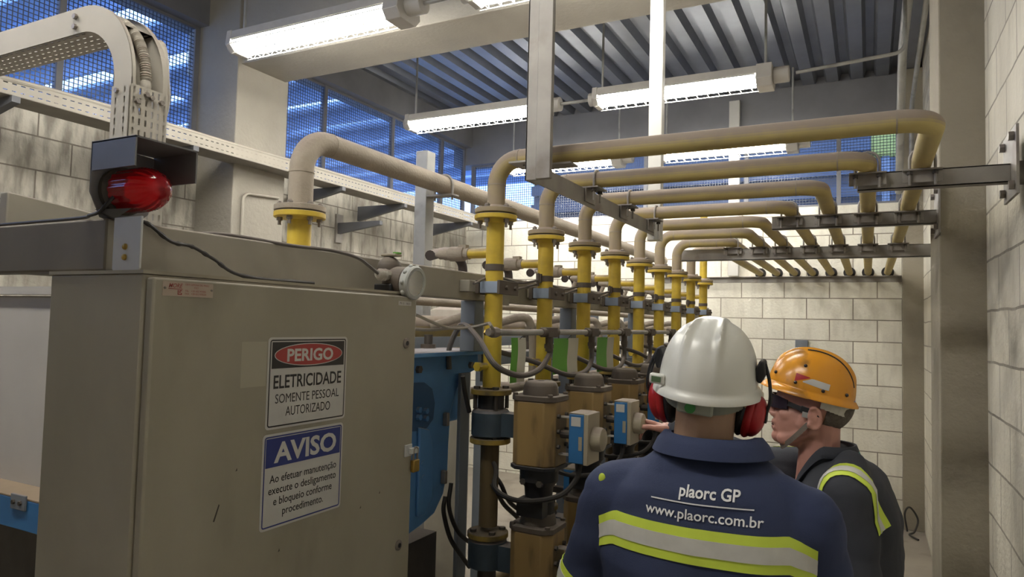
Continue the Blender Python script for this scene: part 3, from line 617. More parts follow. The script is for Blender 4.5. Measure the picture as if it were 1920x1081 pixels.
for i, y in enumerate(YP):
    z0 = 1.505 if i < 6 else 1.1; zf = 2.085 if i == 0 else 2.064
    where = 'beside the beige cabinet' if i == 0 else ('with a straight top and no overhead run' if i == 8 else 'counted from the cabinet')
    t = thing('gas_pipe', '%s yellow riser pipe of the row, %s' % (ORD[i], where), 'pipe', (XP, y, 1.5), GP)
    MB().cyl((XP, y, z0), (XP, y, zf-.014), PR, 28).build('riser', M_yel, t)
    flange_pair(t, XP, y, zf, .072, .017, M_yel, M_yelD, 4 if i else 5)
    if i < 8:
        ye = YB-.02
        pts = [(XP, y, zf+.014), (XP, y, 2.27), (XE[i], y, 2.27), (XW[i], ye, 2.27-(ye-y)*.0)]
        fp = fillet([V(p) for p in pts], .085, 10); MB().tube(fp, PR, 24).build('overhead_run', M_yelD, t)
        for wz in ((XP, y, 2.185, 0), ): MB().cyl((XP, y, 2.183), (XP, y, 2.187), PR+.0012, 24).build('weld_bead', M_dustpipe, t)
        MB().cyl((XE[i]-.088, y, 2.27), (XE[i]-.084, y, 2.27), PR+.0012, 24).build('weld_bead', M_dustpipe, t)
        MB().cyl((XP+.086, y, 2.27), (XP+.09, y, 2.27), PR+.0012, 24).build('weld_bead', M_dustpipe, t)
    else: MB().cyl((XP, y, zf+.014), (XP, y, 2.6), PR*.9, 24).build('upper_pipe', M_yel, t)
    zb = 1.905 if i == 0 else 1.895
    k = MB(); k.cyl((XP, y, zb-.011), (XP, y, zb+.011), PR+.002, 28)
    if i % 2: k.cbox((XP-.01, y-.036, zb), (.02, .014, .034)); k.cyl((XP-.01, y-.044, zb-.03), (XP-.01, y-.044, zb+.02), .005, 8)
    k.build('strap', M_brown, t)
    # branch with ball valve towards the back
    zb = 1.955
    MB().cyl((XP-.11, y, zb), (XP-.02, y, zb), .017, 18).build('branch', M_yel, t)
    k = MB(); k.lathe((XP-.10, y, zb), (-1, 0, 0), [(0, .020), (.018, .020), (.019, .024), (.026, .026), (.075, .026), (.08, .021), (.10, .021), (.101, .018), (.12, .018), (.121, .014), (.135, .010)], 14)
    k.cbox((XP-.125, y, zb+.02), (.03, .024, .022)); k.build('ball_valve', M_dustpipe, t)
    if i: MB().tube(spline([(XP-.2, y-.02, zb-.02), (XP-.21, y-.02, zb-.05), (XP-.20, y-.01, zb-.09), (XP-.17, y, zb-.1)], 6), .011, 10).build('drain_bend', M_dustpipe, t)
    # test plug low on the riser
    k = MB(); k.cyl((XP-.006, y-.022, 1.575), (XP-.016, y-.062, 1.575), .012, 14); k.cyl((XP-.015, y-.060, 1.575), (XP-.018, y-.072, 1.575), .0165, 6); k.build('plug', M_yel, t)
    # clamp to the frame
    c = thing('pipe_clamp', 'blue clamp bolted round the %s yellow riser pipe' % ORD[i], 'pipe clamp', (XP, y, 1.838), 'blue pipe clamps along the frame')
    MB().box(BX, XP-.028, y-.115, y-.075, 1.819, 1.857).build('arm', M_greyP, c, bevel=.002) if i == 0 else None
    MB().box(BX+.001, XP-.031, y-.03, y+.03, 1.82, 1.856).build('arm', M_greyP, c, bevel=.002)
    k = MB(); k.prism([(XP-.036, y-.034), (XP+.034, y-.034), (XP+.034, y+.034), (XP-.036, y+.034)], 2, 1.818, 1.858); k.build('clamp_block', M_clampB, c, bevel=.002)
    MB().box(XP-.05, XP-.036, y-.042, y+.046, 1.815, 1.861).build('end_plate', M_brown, c, bevel=.001); MB().box(XP+.034, XP+.044, y-.042, y+.095, 1.815, 1.861).build('end_plate', M_brown, c, bevel=.001)
    for yy in (y+.004, y+.068): MB().hexbolt((XP+.044, yy, 1.838), (1, 0, 0), .0085, .009).build('bolt', M_brown, c)

# ------------------------------------------------------------------ hangers and cross beams carrying the overhead runs
hp = thing('hanging_post', 'dusty grey channel post hanging from the roof in the middle of the view', 'post', (-.9, 1.93, 2.2))
ZB_ = 2.205
k = MB(); k.box(-.946, -.939, 1.90, 1.98, ZB_-.045, ZC); k.box(-.946, -.856, 1.90, 1.907, ZB_-.045, ZC); k.box(-.905, -.856, 1.888, 1.90, ZB_-.045, ZC); k.build('channel', M_steel, hp, bevel=.002)
MB().box(-1.03, -.947, 1.95, 2.05, 2.232, 2.238).build('foot_cleat', M_steel, hp); MB().box(-.93, -.83, 1.985, 2.05, 2.224, 2.230).build('foot_cleat', M_steel, hp)
RX = -.95
rl = thing('hanger_rail', 'grey steel rail slung under the overhead yellow pipes from the hanging post', 'rail', (RX, 2.6, 2.2))
MB().box(RX-.004, RX+.001, 1.985, 3.42, 2.17, 2.232).build('web', M_steel, rl); MB().box(RX-.045, RX, 1.985, 3.42, 2.228, 2.232).build('upper_flange', M_steel, rl)
wp = thing('white_post', 'white painted post hanging from the roof to the far end of the hanger rail', 'post', (-.97, 3.4, 2.2))
MB().box(-1.005, -.935, 3.425, 3.475, 2.155, ZC).build('tube', M_white, wp, bevel=.004)
MB().box(-.954, -.948, 3.36, 3.43, 2.155, 2.235).build('joint_plate', M_galvB, wp)
tag(MB().box(-1.25, -1.15, 7.08, 7.14, 2.24, 4.0).build('far_post', M_white, None, bevel=.003, origin=(-1.2, 7.1, 2.24)), 'far pale post standing on the wall rail in front of the far mesh windows', 'post')
SG = 'u-bolt pipe saddles'
def saddle_y(x, y, zt, label, r=PR):       # saddle on a rail running along y, pipe along x
    t = thing('pipe_saddle', label, 'pipe saddle', (x, y, zt), SG)
    k = MB(); k.box(x-.01, x+.055, y-.05, y+.05, zt+.0005, zt+.0065); k.box(x+.003, x+.009, y-.05, y+.05, zt-.05, zt+.004); k.build('angle_pad', M_steel, t, bevel=.001)
    pts = [(x+.033, y-r-.005, zt-.045)]+[(x+.033, y-(r+.005)*cos(a), zt+.0375+(r+.005)*sin(a)) for a in [q*pi/10 for q in range(11)]]+[(x+.033, y+r+.005, zt-.045)]
    MB().tube(pts, .0045, 8).build('u_bolt', M_steel, t)
    for s in (-1, 1): MB().hexbolt((x+.033, y+s*(r+.005), zt-.001), (0, 0, -1), .010, .010).build('nut', M_dark, t)
for i in range(1, 5 if True else 0):
    if i < 4: saddle_y(RX, YP[i], 2.232, 'u-bolt saddle holding the %s overhead yellow pipe to the hanger rail' % ORD[i])
def saddle_x(x, y, zt, label, r=PR):       # saddle on a beam along x, pipe along y
    t = thing('pipe_saddle', label, 'pipe saddle', (x, y, zt), SG)
    k = MB(); k.box(x-.055, x+.055, y-.05, y-.001, zt+.0005, zt+.006); k.box(x-.055, x+.055, y-.030, y-.026, zt-.035, zt+.003); k.build('angle_pad', M_steel, t, bevel=.001)
    pts = [(x-r-.005, y-.038, zt-.045)]+[(x-(r+.005)*cos(a), y-.038, zt+.0375+(r+.005)*sin(a)) for a in [q*pi/10 for q in range(11)]]+[(x+r+.005, y-.038, zt-.045)]
    MB().tube(pts, .0045, 8).build('u_bolt', M_steel, t)
    for s in (-1, 1): MB().hexbolt((x+s*(r+.005), y-.038, zt-.001), (0, 0, -1), .009, .010).build('nut', M_dark, t)
def cross_beam(y, x0, x1, zt, h, label, plate):
    t = thing('cross_beam', label, 'beam', ((x0+x1)/2, y, zt), 'channel beams under the overhead pipes')
    k = MB(); k.box(x0, x1, y, y+.005, zt-h, zt); k.box(x0, x1, y, y+.04, zt-.005, zt); k.box(x0, x1, y, y+.04, zt-h, zt-h+.005); k.build('channel', M_steel, t, bevel=.001)
    if plate == 'y':
        MB().box(x1, x1+.008, y-.09, y+.13, zt-h-.05, zt+.10).build('wall_plate', M_steel, t, bevel=.001)
        if x1 > .3: MB().box(x1+.008, XR+.002, y-.03, y+.06, zt-h, zt).build('spacer_block', M_steel, t, bevel=.002)
        for yy in (y-.06, y+.10):
            for zz in (zt+.07, zt-h-.02): MB().hexbolt((x1-.001, yy, zz), (-1, 0, 0), .014, .014).build('bolt', M_bolt, t)
    return t
beams = [(2.50, -.035, .385, 2.252, .058, 'y', 2), (3.36, -.405, .254, 2.252, .060, 'y', 4), (4.56, -1.17, XR, 2.241, .074, None, 8)]
names = ['nearest channel beam bolted to the right block wall', 'middle channel beam bolted to the side of the right pillar', 'farthest long channel beam crossing below the overhead pipes']
def pipe_at(i, y):
    f = (y-YP[i])/(YB-YP[i]); return XE[i]+(XW[i]-XE[i])*f, 2.27-(y-YP[i])*.0
for b_, nm in zip(beams, names):
    y, x0, x1, zt, h, pl_, np_ = b_
    cross_beam(y+.06, x0, x1, zt-.006, h, nm, pl_)
    for i in range(np_):
        if y+.05 < YP[i]+.06: continue
        px_, pz = pipe_at(i, y+.03); saddle_x(px_, y+.06, pz-PR-.006, 'u-bolt saddle of the %s yellow pipe on the %s' % (ORD[i], nm.split(' bolted')[0].split(' crossing')[0]))
rb = thing('wall_rail', 'grey angle rail along the far wall below the pipe ends', 'rail', (-.6, YB-.02, 2.2))
MB().box(-2.0, .262, YB-.055, YB, 2.23, 2.237).build('angle', M_steel, rb); MB().box(-2.0, .262, YB-.007, YB, 2.18, 2.23).build('leg_plate', M_steel, rb)
for i in range(8):
    pass
k = MB()
mat('hole_dark', (.03, .027, .025), .9)
for i in range(8):
    o = MB().cyl((XW[i], YB-.003, pipe_at(i, YB)[1]), (XW[i], YB+.002, pipe_at(i, YB)[1]), .052, 20).build('hole_shade_disc', MATS['hole_dark'], None, origin=(XW[i], YB, 2.2))  # flat disc whose dark colour stands for shade inside the pipe hole
    tag(o, 'dark disc painted as the shaded hole where the %s yellow pipe enters the far wall' % ORD[i], 'hole disc', 'shaded hole discs in the far wall')
tag(MB().box(-.63, -.52, YB-.05, YB, 1.545, 1.63).build('junction_box', M_frameB, None, bevel=.004, origin=(-.57, YB, 1.59)), 'small grey junction box on the far wall above the orange helmet', 'junction box')
p = [(.29, 7.0, .01), (.27, 6.95, .17), (.31, 6.98, .22), (.37, 7.0, .12), (.34, 6.93, .03), (.30, 6.85, .02), (.36, 6.75, .012)]
tag(MB().tube(spline(p), .008, 8).build('loose_wire', M_cableB, None, origin=p[0]), 'coiled loose wire lying on the floor in the far right corner', 'wire')

# ------------------------------------------------------------------ big dusty pipe on the left
BPX, BPY, BPZ, BR = -1.85, 1.88, 2.385, .0445
bpp = thing('main_gas_pipe', 'thick dust coated pipe rising behind the long beam and running along the left', 'pipe', (BPX, BPY, 1.2))
ft = fillet([(BPX, BPY, 2.13), (BPX, BPY, BPZ), (BPX, 6.9, BPZ-.0)], .125, 12); MB().tube(ft, BR, 28).build('dusty_run', M_dustpipe, bpp)
MB().cyl((BPX, BPY, 1.0), (BPX, BPY, 2.085), BR-.002, 28).build('riser', M_yel, bpp)
flange_pair(bpp, BPX, BPY, 2.105, .092, .02, M_yel, M_dustpipe, 6, br=.011)
for y in (BPY+.14, ): MB().cyl((BPX, y, BPZ), (BPX, y+.004, BPZ), BR+.002, 28).build('weld_bead', M_dustpipe, bpp)
MB().cyl((BPX, BPY, 2.25), (BPX, BPY, 2.254), BR+.002, 28).build('weld_bead', M_dustpipe, bpp)
sp = thing('pipe_support_post', 'square galvanised post propping the thick dusty pipe', 'post', (-1.97, 2.83, 0))
MB().box(-2.0, -1.93, 2.80, 2.87, 0, 2.56).build('tube', M_galv, sp, bevel=.004)
MB().box(-1.93, -1.78, 2.80, 2.86, BPZ-BR-.012, BPZ-BR-.004).build('bracket', M_steel, sp)
pts = [(BPX-BR-.006, 2.83, BPZ-BR-.03)]+[(BPX-(BR+.006)*cos(a), 2.83, BPZ+(BR+.006)*sin(a)) for a in [q*pi/12 for q in range(13)]]+[(BPX+BR+.006, 2.83, BPZ-BR-.03)]
MB().tube(pts, .006, 8).build('u_bolt', M_steel, sp)
for i, y in enumerate((1.95, 2.75)):
    t = thing('wall_bracket', ['dark angle bracket on the left wall behind the thick pipe elbow', 'dark angle bracket on the left wall beside the galvanised post'][i], 'bracket', (XL, y, 2.6))
    yy = (3.95, 4.9)[i]; MB().box(XL, XL+.02, yy-.03, yy+.06, 2.42, 2.68).build('plate', M_steel, t); MB().prism([(XL+.02, 2.60), (XL+.5, 2.60), (XL+.5, 2.565), (XL+.02, 2.50)], 1, yy-.01, yy+.03).build('arm', MATS['dark_bracket_steel'], t)

# ------------------------------------------------------------------ pressure transmitter
tx = thing('pressure_transmitter', 'round glass faced pressure transmitter on top of the cabinet corner', 'instrument', (-1.15, 1.45, 1.8))
tc = onX(781, 531, -1.045); ax = V((.975, -.02, -.10)).normalized(); back = tc-ax*.075
k = MB(); k.lathe(back, ax, [(-.02, .02), (-.015, .032), (0, .038), (.045, .040), (.05, .036)], 28); k.ell(back+V((-.015, 0, .03)), (.032, .036, .035)); k.build('housing', M_brown, tx)
k = MB(); k.lathe(tc-ax*.024, ax, [(0, .038), (.001, .044), (.020, .044), (.024, .041), (.024, .033), (.018, .032)], 36); k.build('bezel', mat('pale_bezel', (.45, .46, .43), .5, amt=.2), tx)
for q in range(10):
    a = 2*pi*q/10; xx, yy, _ = frame_of(ax); pc = tc-ax*.014+(xx*cos(a)+yy*sin(a))*.044; MB().ell(pc, (.006, .006, .006), 8, 6).build('lug', MATS['pale_bezel'], tx)
MB().cyl(tc-ax*.02, tc-ax*.010, .032, 28).build('dial_face', M_lcd, tx)
MB().cyl(tc-ax*.004, tc-ax*.002, .0325, 28).build('glass', M_glassL, tx)
MB().cbox(back+V((-.01, 0, .068)), (.05, .03, .008)).build('cover', M_plas, tx, bevel=.003); MB().cbox(back+V((.012, -.005, .0725)), (.014, .018, .004)).build('green_button', M_green, tx)
MB().box(back.x-.03, back.x+.025, back.y-.045, back.y+.03, BZ0, back.z-.01).build('base', M_black, tx, bevel=.004)
gl = back+V((.005, -.06, .012)); k = MB(); k.lathe(gl+V((0, .03, 0)), (0, -1, 0), [(0, .014), (.02, .017), (.025, .013), (.035, .016), (.045, .010)], 10); k.build('cable_gland', M_tray, tx)
p = [gl+V((0, -.01, 0)), gl+V((0, -.05, .018)), gl+V((0, -.10, .035)), gl+V((-.02, -.17, .045)), gl+V((-.06, -.25, .048)), V((BX-.06, 1.0, BZ1+.006)), V((BX-.09, .9, BZ1-.05))]
tag(MB().tube(spline(p), .0042, 8).build('instrument_cable', M_cable, None, origin=p[0]), 'dark grey cable looping over the long beam into the pressure transmitter', 'cable')

# ------------------------------------------------------------------ blue machine arm
bm = thing('blue_machine_arm', 'blue curved machine casting standing between the cabinet and the first riser', 'machine', (-1.35, 1.9, 0))
ol = [(700, 668), (897, 660), (898, 690), (876, 702), (858, 730), (846, 770), (842, 830), (840, 880), (832, 925), (815, 962), (790, 985), (765, 1003), (700, 1010)]
ol = [onX(a, b_, -1.30) for a, b_ in ol]; poly = [(p.y, p.z) for p in ol]
MB().prism(poly, 0, -1.42, -1.30).build('casting', M_blue, bm, bevel=.006)
rc = [onX(a, b_, -1.30) for a, b_ in [(700, 720), (795, 716), (810, 728), (815, 755), (812, 785), (800, 802), (780, 808), (700, 810)]]
MB().prism([(p.y, p.z) for p in rc], 0, -1.301, -1.2985).build('recess_shade', mat('recess_shade_blue', (.05, .12, .25), .5, amt=.3), bm, bevel=.001)  # flat darker plate; the hollow's shade is put into its blue
tp = [onX(897, 660, -1.30)]; MB().box(-1.46, -1.23, ol[0].y-.3, ol[1].y+.01, ol[1].z-.002, ol[1].z+.012).build('top_plate', M_blue, bm, bevel=.002)
k = MB(); rbv = [onX(a, b_, -1.30) for a, b_ in [(782, 800), (800, 804), (806, 830), (806, 930), (790, 965), (778, 968)]]; k.prism([(p.y, p.z) for p in rbv], 0, -1.30, -1.288); k.build('rib', M_blue, bm, bevel=.004)
for a, b_ in ((787, 768), (800, 770), (787, 782), (800, 784), (792, 868), (793, 895)):
    p = onX(a, b_, -1.29); MB().hexbolt((-1.300, p.y, p.z), (1, 0, 0), .010, .014).build('bolt', M_blue, bm)
p = onX(881, 684, -1.30); MB().hexbolt((-1.30, p.y, p.z), (1, 0, 0), .013, .012).build('bolt', M_bolt, bm); p = onX(783, 692, -1.30); MB().hexbolt((-1.30, p.y, p.z), (1, 0, 0), .013, .012).build('bolt', M_brown, bm)
for a, b_ in ((832, 785), (828, 893)):
    p = onX(a, b_, -1.30); MB().cbox((-1.29, p.y, p.z), (.02, .015, .045)).build('hinge', M_bolt, bm, bevel=.003)
MB().box(-1.5, -1.36, 1.55, 2.1, 0, .98).build('pedestal', M_dark, bm)
for i, y in enumerate((2.12, )): MB().box(-1.46, -1.34, y, y+.13, 1.36, 1.52).build('side_lug', M_blue, bm, bevel=.01)
# second blue rail behind the risers
tag(MB().box(-1.42, -1.34, 2.2, 5.9, 1.55, 1.60).build('machine_rail', M_frameB, None, bevel=.004, origin=(-1.38, 3, 1.55)), 'blue grey rail running along behind the yellow risers', 'rail')
# handle pipe at the floor
pipe_thing('bent_pipe', 'rusty bent pipe standing on the floor below the blue machine', 'pipe', [(-1.36, 1.80, .96), (-1.36, 1.80, .72), (-1.30, 2.15, .72), (-1.30, 2.6, .72)], .022, mat('rusty_yellow', (.20, .14, .06), .7, amt=.6), .08)
pipe_thing('background_pipe', 'thick dusty yellow pipe lying behind the blue frame posts', 'pipe', [(-1.55, 1.6, 1.70), (-1.55, 6.0, 1.70)], .042, M_yelD, 0, 20)
pipe_thing('background_pipe', 'thin grey pipe lying above the thick background pipe', 'pipe', [(-1.62, 1.6, 1.80), (-1.62, 6.0, 1.80)], .018, M_dustpipe, 0, 14)
pipe_thing('background_pipe', 'grey pipe low behind the risers', 'pipe', [(-1.50, 1.9, 1.42), (-1.50, 6.0, 1.42)], .026, M_dustpipe, 0, 14)
# grey bent hoses and valves behind each riser
for i, y in enumerate(YP[:8]):
    yy = y+.20
    p = [(-1.30, yy+.05, 1.98), (-1.27, yy, 1.995), (-1.25, yy-.02, 1.96), (-1.26, yy-.01, 1.92), (-1.30, yy, 1.90)]
    pts = [(-1.50, yy, 1.70), (-1.33, yy, 1.745), (-1.29, yy+.02, 1.72), (-1.28, yy+.03, 1.64), (-1.28, yy+.03, 1.5)]
    tag(MB().tube(spline(pts), .018, 12).build('bent_pipe', M_dustpipe, None, origin=pts[0]), 'grey hooked pipe behind the frame just past the %s yellow riser' % ORD[i], 'pipe', 'hooked grey pipes behind the frame')
    t = thing('drain_valve', 'dark drain valve under the background pipe past the %s yellow riser' % ORD[i], 'valve', (-1.45, y+.1, 1.55), 'drain valves behind the risers')
    MB().cyl((-1.45, y+.1, 1.55), (-1.45, y+.1, 1.67), .016, 12).build('stem', M_dark, t); k = MB(); k.cyl((-1.45, y+.1, 1.60), (-1.45, y+.1, 1.635), .028, 12); k.cyl((-1.49, y+.1, 1.60), (-1.41, y+.1, 1.60), .012, 10); k.build('valve_body', M_brown, t)
    sg = MB().box(BX-.002, BX+.002, y+.17, y+.235, 1.785, 1.81).build('tag_plate', M_greyP, None, origin=(BX, y+.2, 1.8)); tag(sg, 'small grey tag plate under the long beam past the %s yellow riser' % ORD[i], 'tag plate', 'tag plates under the beam')
    if i < 6:
        pts = [(XP-.02, y-.10-(.1 if i else 0), 1.845), (XP-.03, y+.05, 1.88), (XP-.03, y+.25, 1.87), (XP-.01, y+.36, 1.885)]
        tag(MB().tube(spline(pts), .0045, 8).build('thin_cable', M_cable, None, origin=pts[0]), 'thin grey cable strung past the %s blue pipe clamp' % ORD[i], 'cable', 'thin cables along the clamps')

for i, y in enumerate(YP[:8]):
    o_ = y-YP[0]; pts = [(-1.40, y+.02, 1.955), V((0, o_, 0))+onX(836, 472, -1.5), V((0, o_, 0))+onX(853, 478, -1.5), V((0, o_, 0))+onX(865, 492, -1.5), V((0, o_, 0))+onX(868, 512, -1.5), V((0, o_, 0))+onX(868, 560, -1.5)]
    tag(MB().tube(spline(pts), .019, 12).build('feed_hose', mat('dark_brown_rubber', (.07, .055, .05), .6, amt=.4, dust=.8), None, origin=pts[0]), 'dark curved hose dropping behind the long beam from the %s ball valve' % ORD[i], 'hose', 'dark hoses behind the long beam')
br_ = thing('rear_frame', 'blue grey post and rail framework standing behind the background pipes', 'steel frame', (-1.75, 3, 0))
for y in (1.62, 2.35, 3.1, 3.9, 4.7, 5.5): MB().box(-1.80, -1.74, y, y+.05, 0, 1.86).build('post', M_frameB, br_, bevel=.003)
MB().box(-1.80, -1.74, 1.3, 5.9, 1.60, 1.65).build('rail', M_frameB, br_); MB().box(-1.80, -1.74, 1.3, 5.9, 1.86, 1.92).build('rail', M_greyP, br_)
for i, y in enumerate((2.55, 3.3, 4.1)):
    k = MB(); k.cyl((-2.6, y, 0), (-2.6, y, 1.75), .16, 28); k.lathe((-2.6, y, 1.75), (0, 0, 1), [(0, .16), (.05, .13), (.08, .05)], 28); tag(k.build('grey_vessel', M_greyP, None, origin=(-2.6, y, 0)), ['grey vessel standing nearest behind the rear framework', 'middle grey vessel behind the rear framework', 'farthest grey vessel behind the rear framework'][i], 'vessel')
# ------------------------------------------------------------------ conduit with tees and drooping hoses
CXX, CZZ = -.977, 1.692
cn = thing('tee_conduit', 'grey conduit with square tees running in front of the yellow risers', 'conduit', (CXX, 1.9, CZZ))
MB().cyl((CXX, 1.80, CZZ), (CXX, 5.6, CZZ), .010, 12).build('pipe', M_galv, cn)
YT = [2.18+.412*i for i in range(8)]
for i, y in enumerate(YT):
    k = MB(); k.cbox((CXX, y, CZZ), (.034, .075, .034)); k.cyl((CXX, y-.065, CZZ), (CXX, y+.065, CZZ), .0145, 14); k.build('tee', M_brown, cn, bevel=.002)
    k = MB(); k.cyl((CXX, y, CZZ-.065), (CXX, y, CZZ-.015), .013, 14); k.cyl((CXX, y, CZZ-.055), (CXX, y, CZZ-.04), .016, 6); k.build('gland', M_brown, cn)
    y0 = y-.412
    if i == 0: pts = [onX(842, 692, -1.29), onX(843, 650, -1.29), onX(866, 609, -1.24), onX(895, 632, -1.10), onX(925, 680, -1.02), onX(955, 699, -1.0), onX(985, 703, -.985), onX(1013, 690, CXX), onX(1030, 664, CXX), V((CXX, y, CZZ-.06))]
    else: pts = [(-1.16, y0-.03, 1.62), (-1.06, y0+.06, 1.585), (-1.0, y-.20, 1.535), (CXX, y-.07, 1.54), (CXX, y, 1.58), (CXX, y, CZZ-.06)]
    tag(MB().tube(spline(pts), .0095, 10).build('cable_hose', M_cable, None, origin=pts[-1]), 'grey hose drooping from the %s conduit tee' % ORD[i], 'hose', 'drooping hoses under the conduit')
k = MB(); k.lathe((CXX, 1.80, CZZ), (0, -1, 0), [(0, .016), (.03, .016), (.031, .011), (.05, .011)], 8); k.build('end_gland', M_bolt, cn); MB().cyl((CXX-.03, 1.785, CZZ-.002), (CXX-.005, 1.785, CZZ-.002), .009, 6).build('brass_fitting', M_brass, cn)
for i, (a, b_, X1, b2) in enumerate((((780, 590), (880, 622), -1.20, 0), ((780, 617), (870, 622), -1.20, 0))):
    pts = [onX(a[0], a[1], -1.22), onX(b_[0]-40, b_[1]-(8 if i == 0 else 0), -1.2), onX(890, 612, -1.15), onX(915, 606, -1.05), V((CXX, 1.76, 1.715)), V((CXX, 1.79, CZZ))] if i == 0 else [onX(760, 614, -1.24), onX(800, 618, -1.23), onX(840, 615, -1.22), onX(890, 608, -1.2), onX(915, 608, -1.19)]
    tag(MB().tube(spline(pts), .005, 8).build('thin_cable', M_tray, None, origin=pts[0]), ['pale thin cable looping across the first yellow riser to the conduit end', 'pale thin cable running behind the first yellow riser'][i], 'cable')

# hanging tags
for i, (xl, xr, yt, yb_, yaw, sc) in enumerate(((959, 985, 633, 718, .15, .45), (1038, 1083, 634, 702, 0, .58), (1120, 1150, 632, 697, .3, .6))):
    X = -1.02; a, b_ = onX(xl, yt, X), onX(xr, yt, X); lo_ = onX(xl, yb_, X); yc = (a.y+b_.y)/2
    t = thing('identification_tag', ['narrow green and white tag hanging by the first conduit tee', 'widest green and white tag hanging between the second and third risers', 'green and white tag hanging beyond the widest one'][i], 'tag', (X, yc, a.z), 'green and white hanging tags')
    wd = b_.y-a.y; f1 = a.y+wd*sc
    for nm, y0, y1, m in (('green_half', a.y, f1, M_green), ('white_half', f1, b_.y, M_tagW)):
        n = 8; k = MB(); vs_ = []
        for q in range(n+1):
            z = a.z+(lo_.z-a.z)*q/n; bend = .002*sin(q*.7+i); vs_ += [(X+bend, y0, z), (X+bend+.002*(nm[0] == 'w'), y1, z), (X+bend-.001, y0, z), (X+bend+.001*(1 if nm[0] == 'w' else 0)-.001*(nm[0] == 'g'), y1, z)]
        fs = []
        for q in range(n): s_ = q*4; fs += [(s_, s_+4, s_+5, s_+1), (s_+3, s_+7, s_+6, s_+2), (s_, s_+2, s_+6, s_+4), (s_+1, s_+5, s_+7, s_+3)]
        k.add(vs_, fs).build(nm, m, t)
    MB().tube([(X+.004, yc, a.z-.005), (CXX, yc, CZZ+.012)], .0012, 5).build('tie', M_black, t)

# ------------------------------------------------------------------ valve columns under the risers
def column(i, y):
    x = XP; t = thing('valve_column', 'dark dirty valve column under the %s yellow riser' % ORD[i], 'valve', (x, y, .6), 'valve columns under the risers')
    def fl(z, m, th=.018, r=.068):
        k = MB(); flange(k, (x, y, z), (0, 0, 1), r, th, 32); o = k.build('flange', m, t)
        for q in range(4):
            a = 2*pi*(q+.5)/4; b_ = MB(); b_.cyl((x+cos(a)*.05, y+sin(a)*.05, z+th), (x+cos(a)*.05, y+sin(a)*.05, z+th+.009), .011, 6); b_.build('bolt', M_dark, o)
    Mf = mat('worn_yellow_flange', (.40, .28, .05), .6, ns=14, amt=.85, dark=(.06, .05, .035), dust=.8, dcol=(.13, .105, .085))
    fl(1.482, Mf); k = MB(); k.cyl((x, y, 1.43), (x, y, 1.482), .044, 24); k.build('neck', M_black, t)
    for q in range(4):
        a = 2*pi*(q+.5)/4; MB().cyl((x+cos(a)*.055, y+sin(a)*.055, 1.435), (x+cos(a)*.055, y+sin(a)*.055, 1.482), .007, 8).build('stud', M_dark, t)
    k = MB(); k.lathe((x, y, 1.345), (0, 0, 1), [(0, .060), (.004, .064), (.078, .064), (.086, .058), (.09, .05)], 32); k.box(x+.04, x+.13, y-.03, y+.03, 1.35, 1.425); k.build('valve_drum', M_bluedrum, t)
    fl(1.322, Mf); MB().cyl((x, y, 1.05), (x, y, 1.322), .031, 24).build('spool_pipe', mat('worn_spool', (.14, .10, .045), .5, .1, ns=6, amt=.7, dark=(.04, .033, .027), stretch=(1, 1, .4)), t)
    fl(1.015, Mf); k = MB(); k.lathe((x, y, .92), (0, 0, 1), [(0, .060), (.004, .064), (.085, .064), (.092, .058), (.095, .05)], 32); k.box(x+.04, x+.13, y-.03, y+.03, .92, 1.0); k.build('valve_drum', M_bluedrum, t)
    MB().cyl((x, y, .3), (x, y, .92), .031, 20).build('lower_pipe', M_dark, t); MB().box(x-.07, x+.07, y-.07, y+.07, 0, .3).build('base', M_dark, t)
for i in range(6): column(i, YP[i])
for i in range(1, 6):
    y = YP[i]+.22; t = thing('machine_post', 'grey square post between the %s and next valve column' % ORD[i], 'post', (-1.2, y, 0), 'posts between the valve columns')
    MB().box(-1.25, -1.19, y-.03, y+.03, 0, 1.54).build('tube', M_frameB, t, bevel=.003); MB().box(-1.19, -1.02, y-.02, y+.02, 1.27, 1.285).build('shelf', M_dark, t)

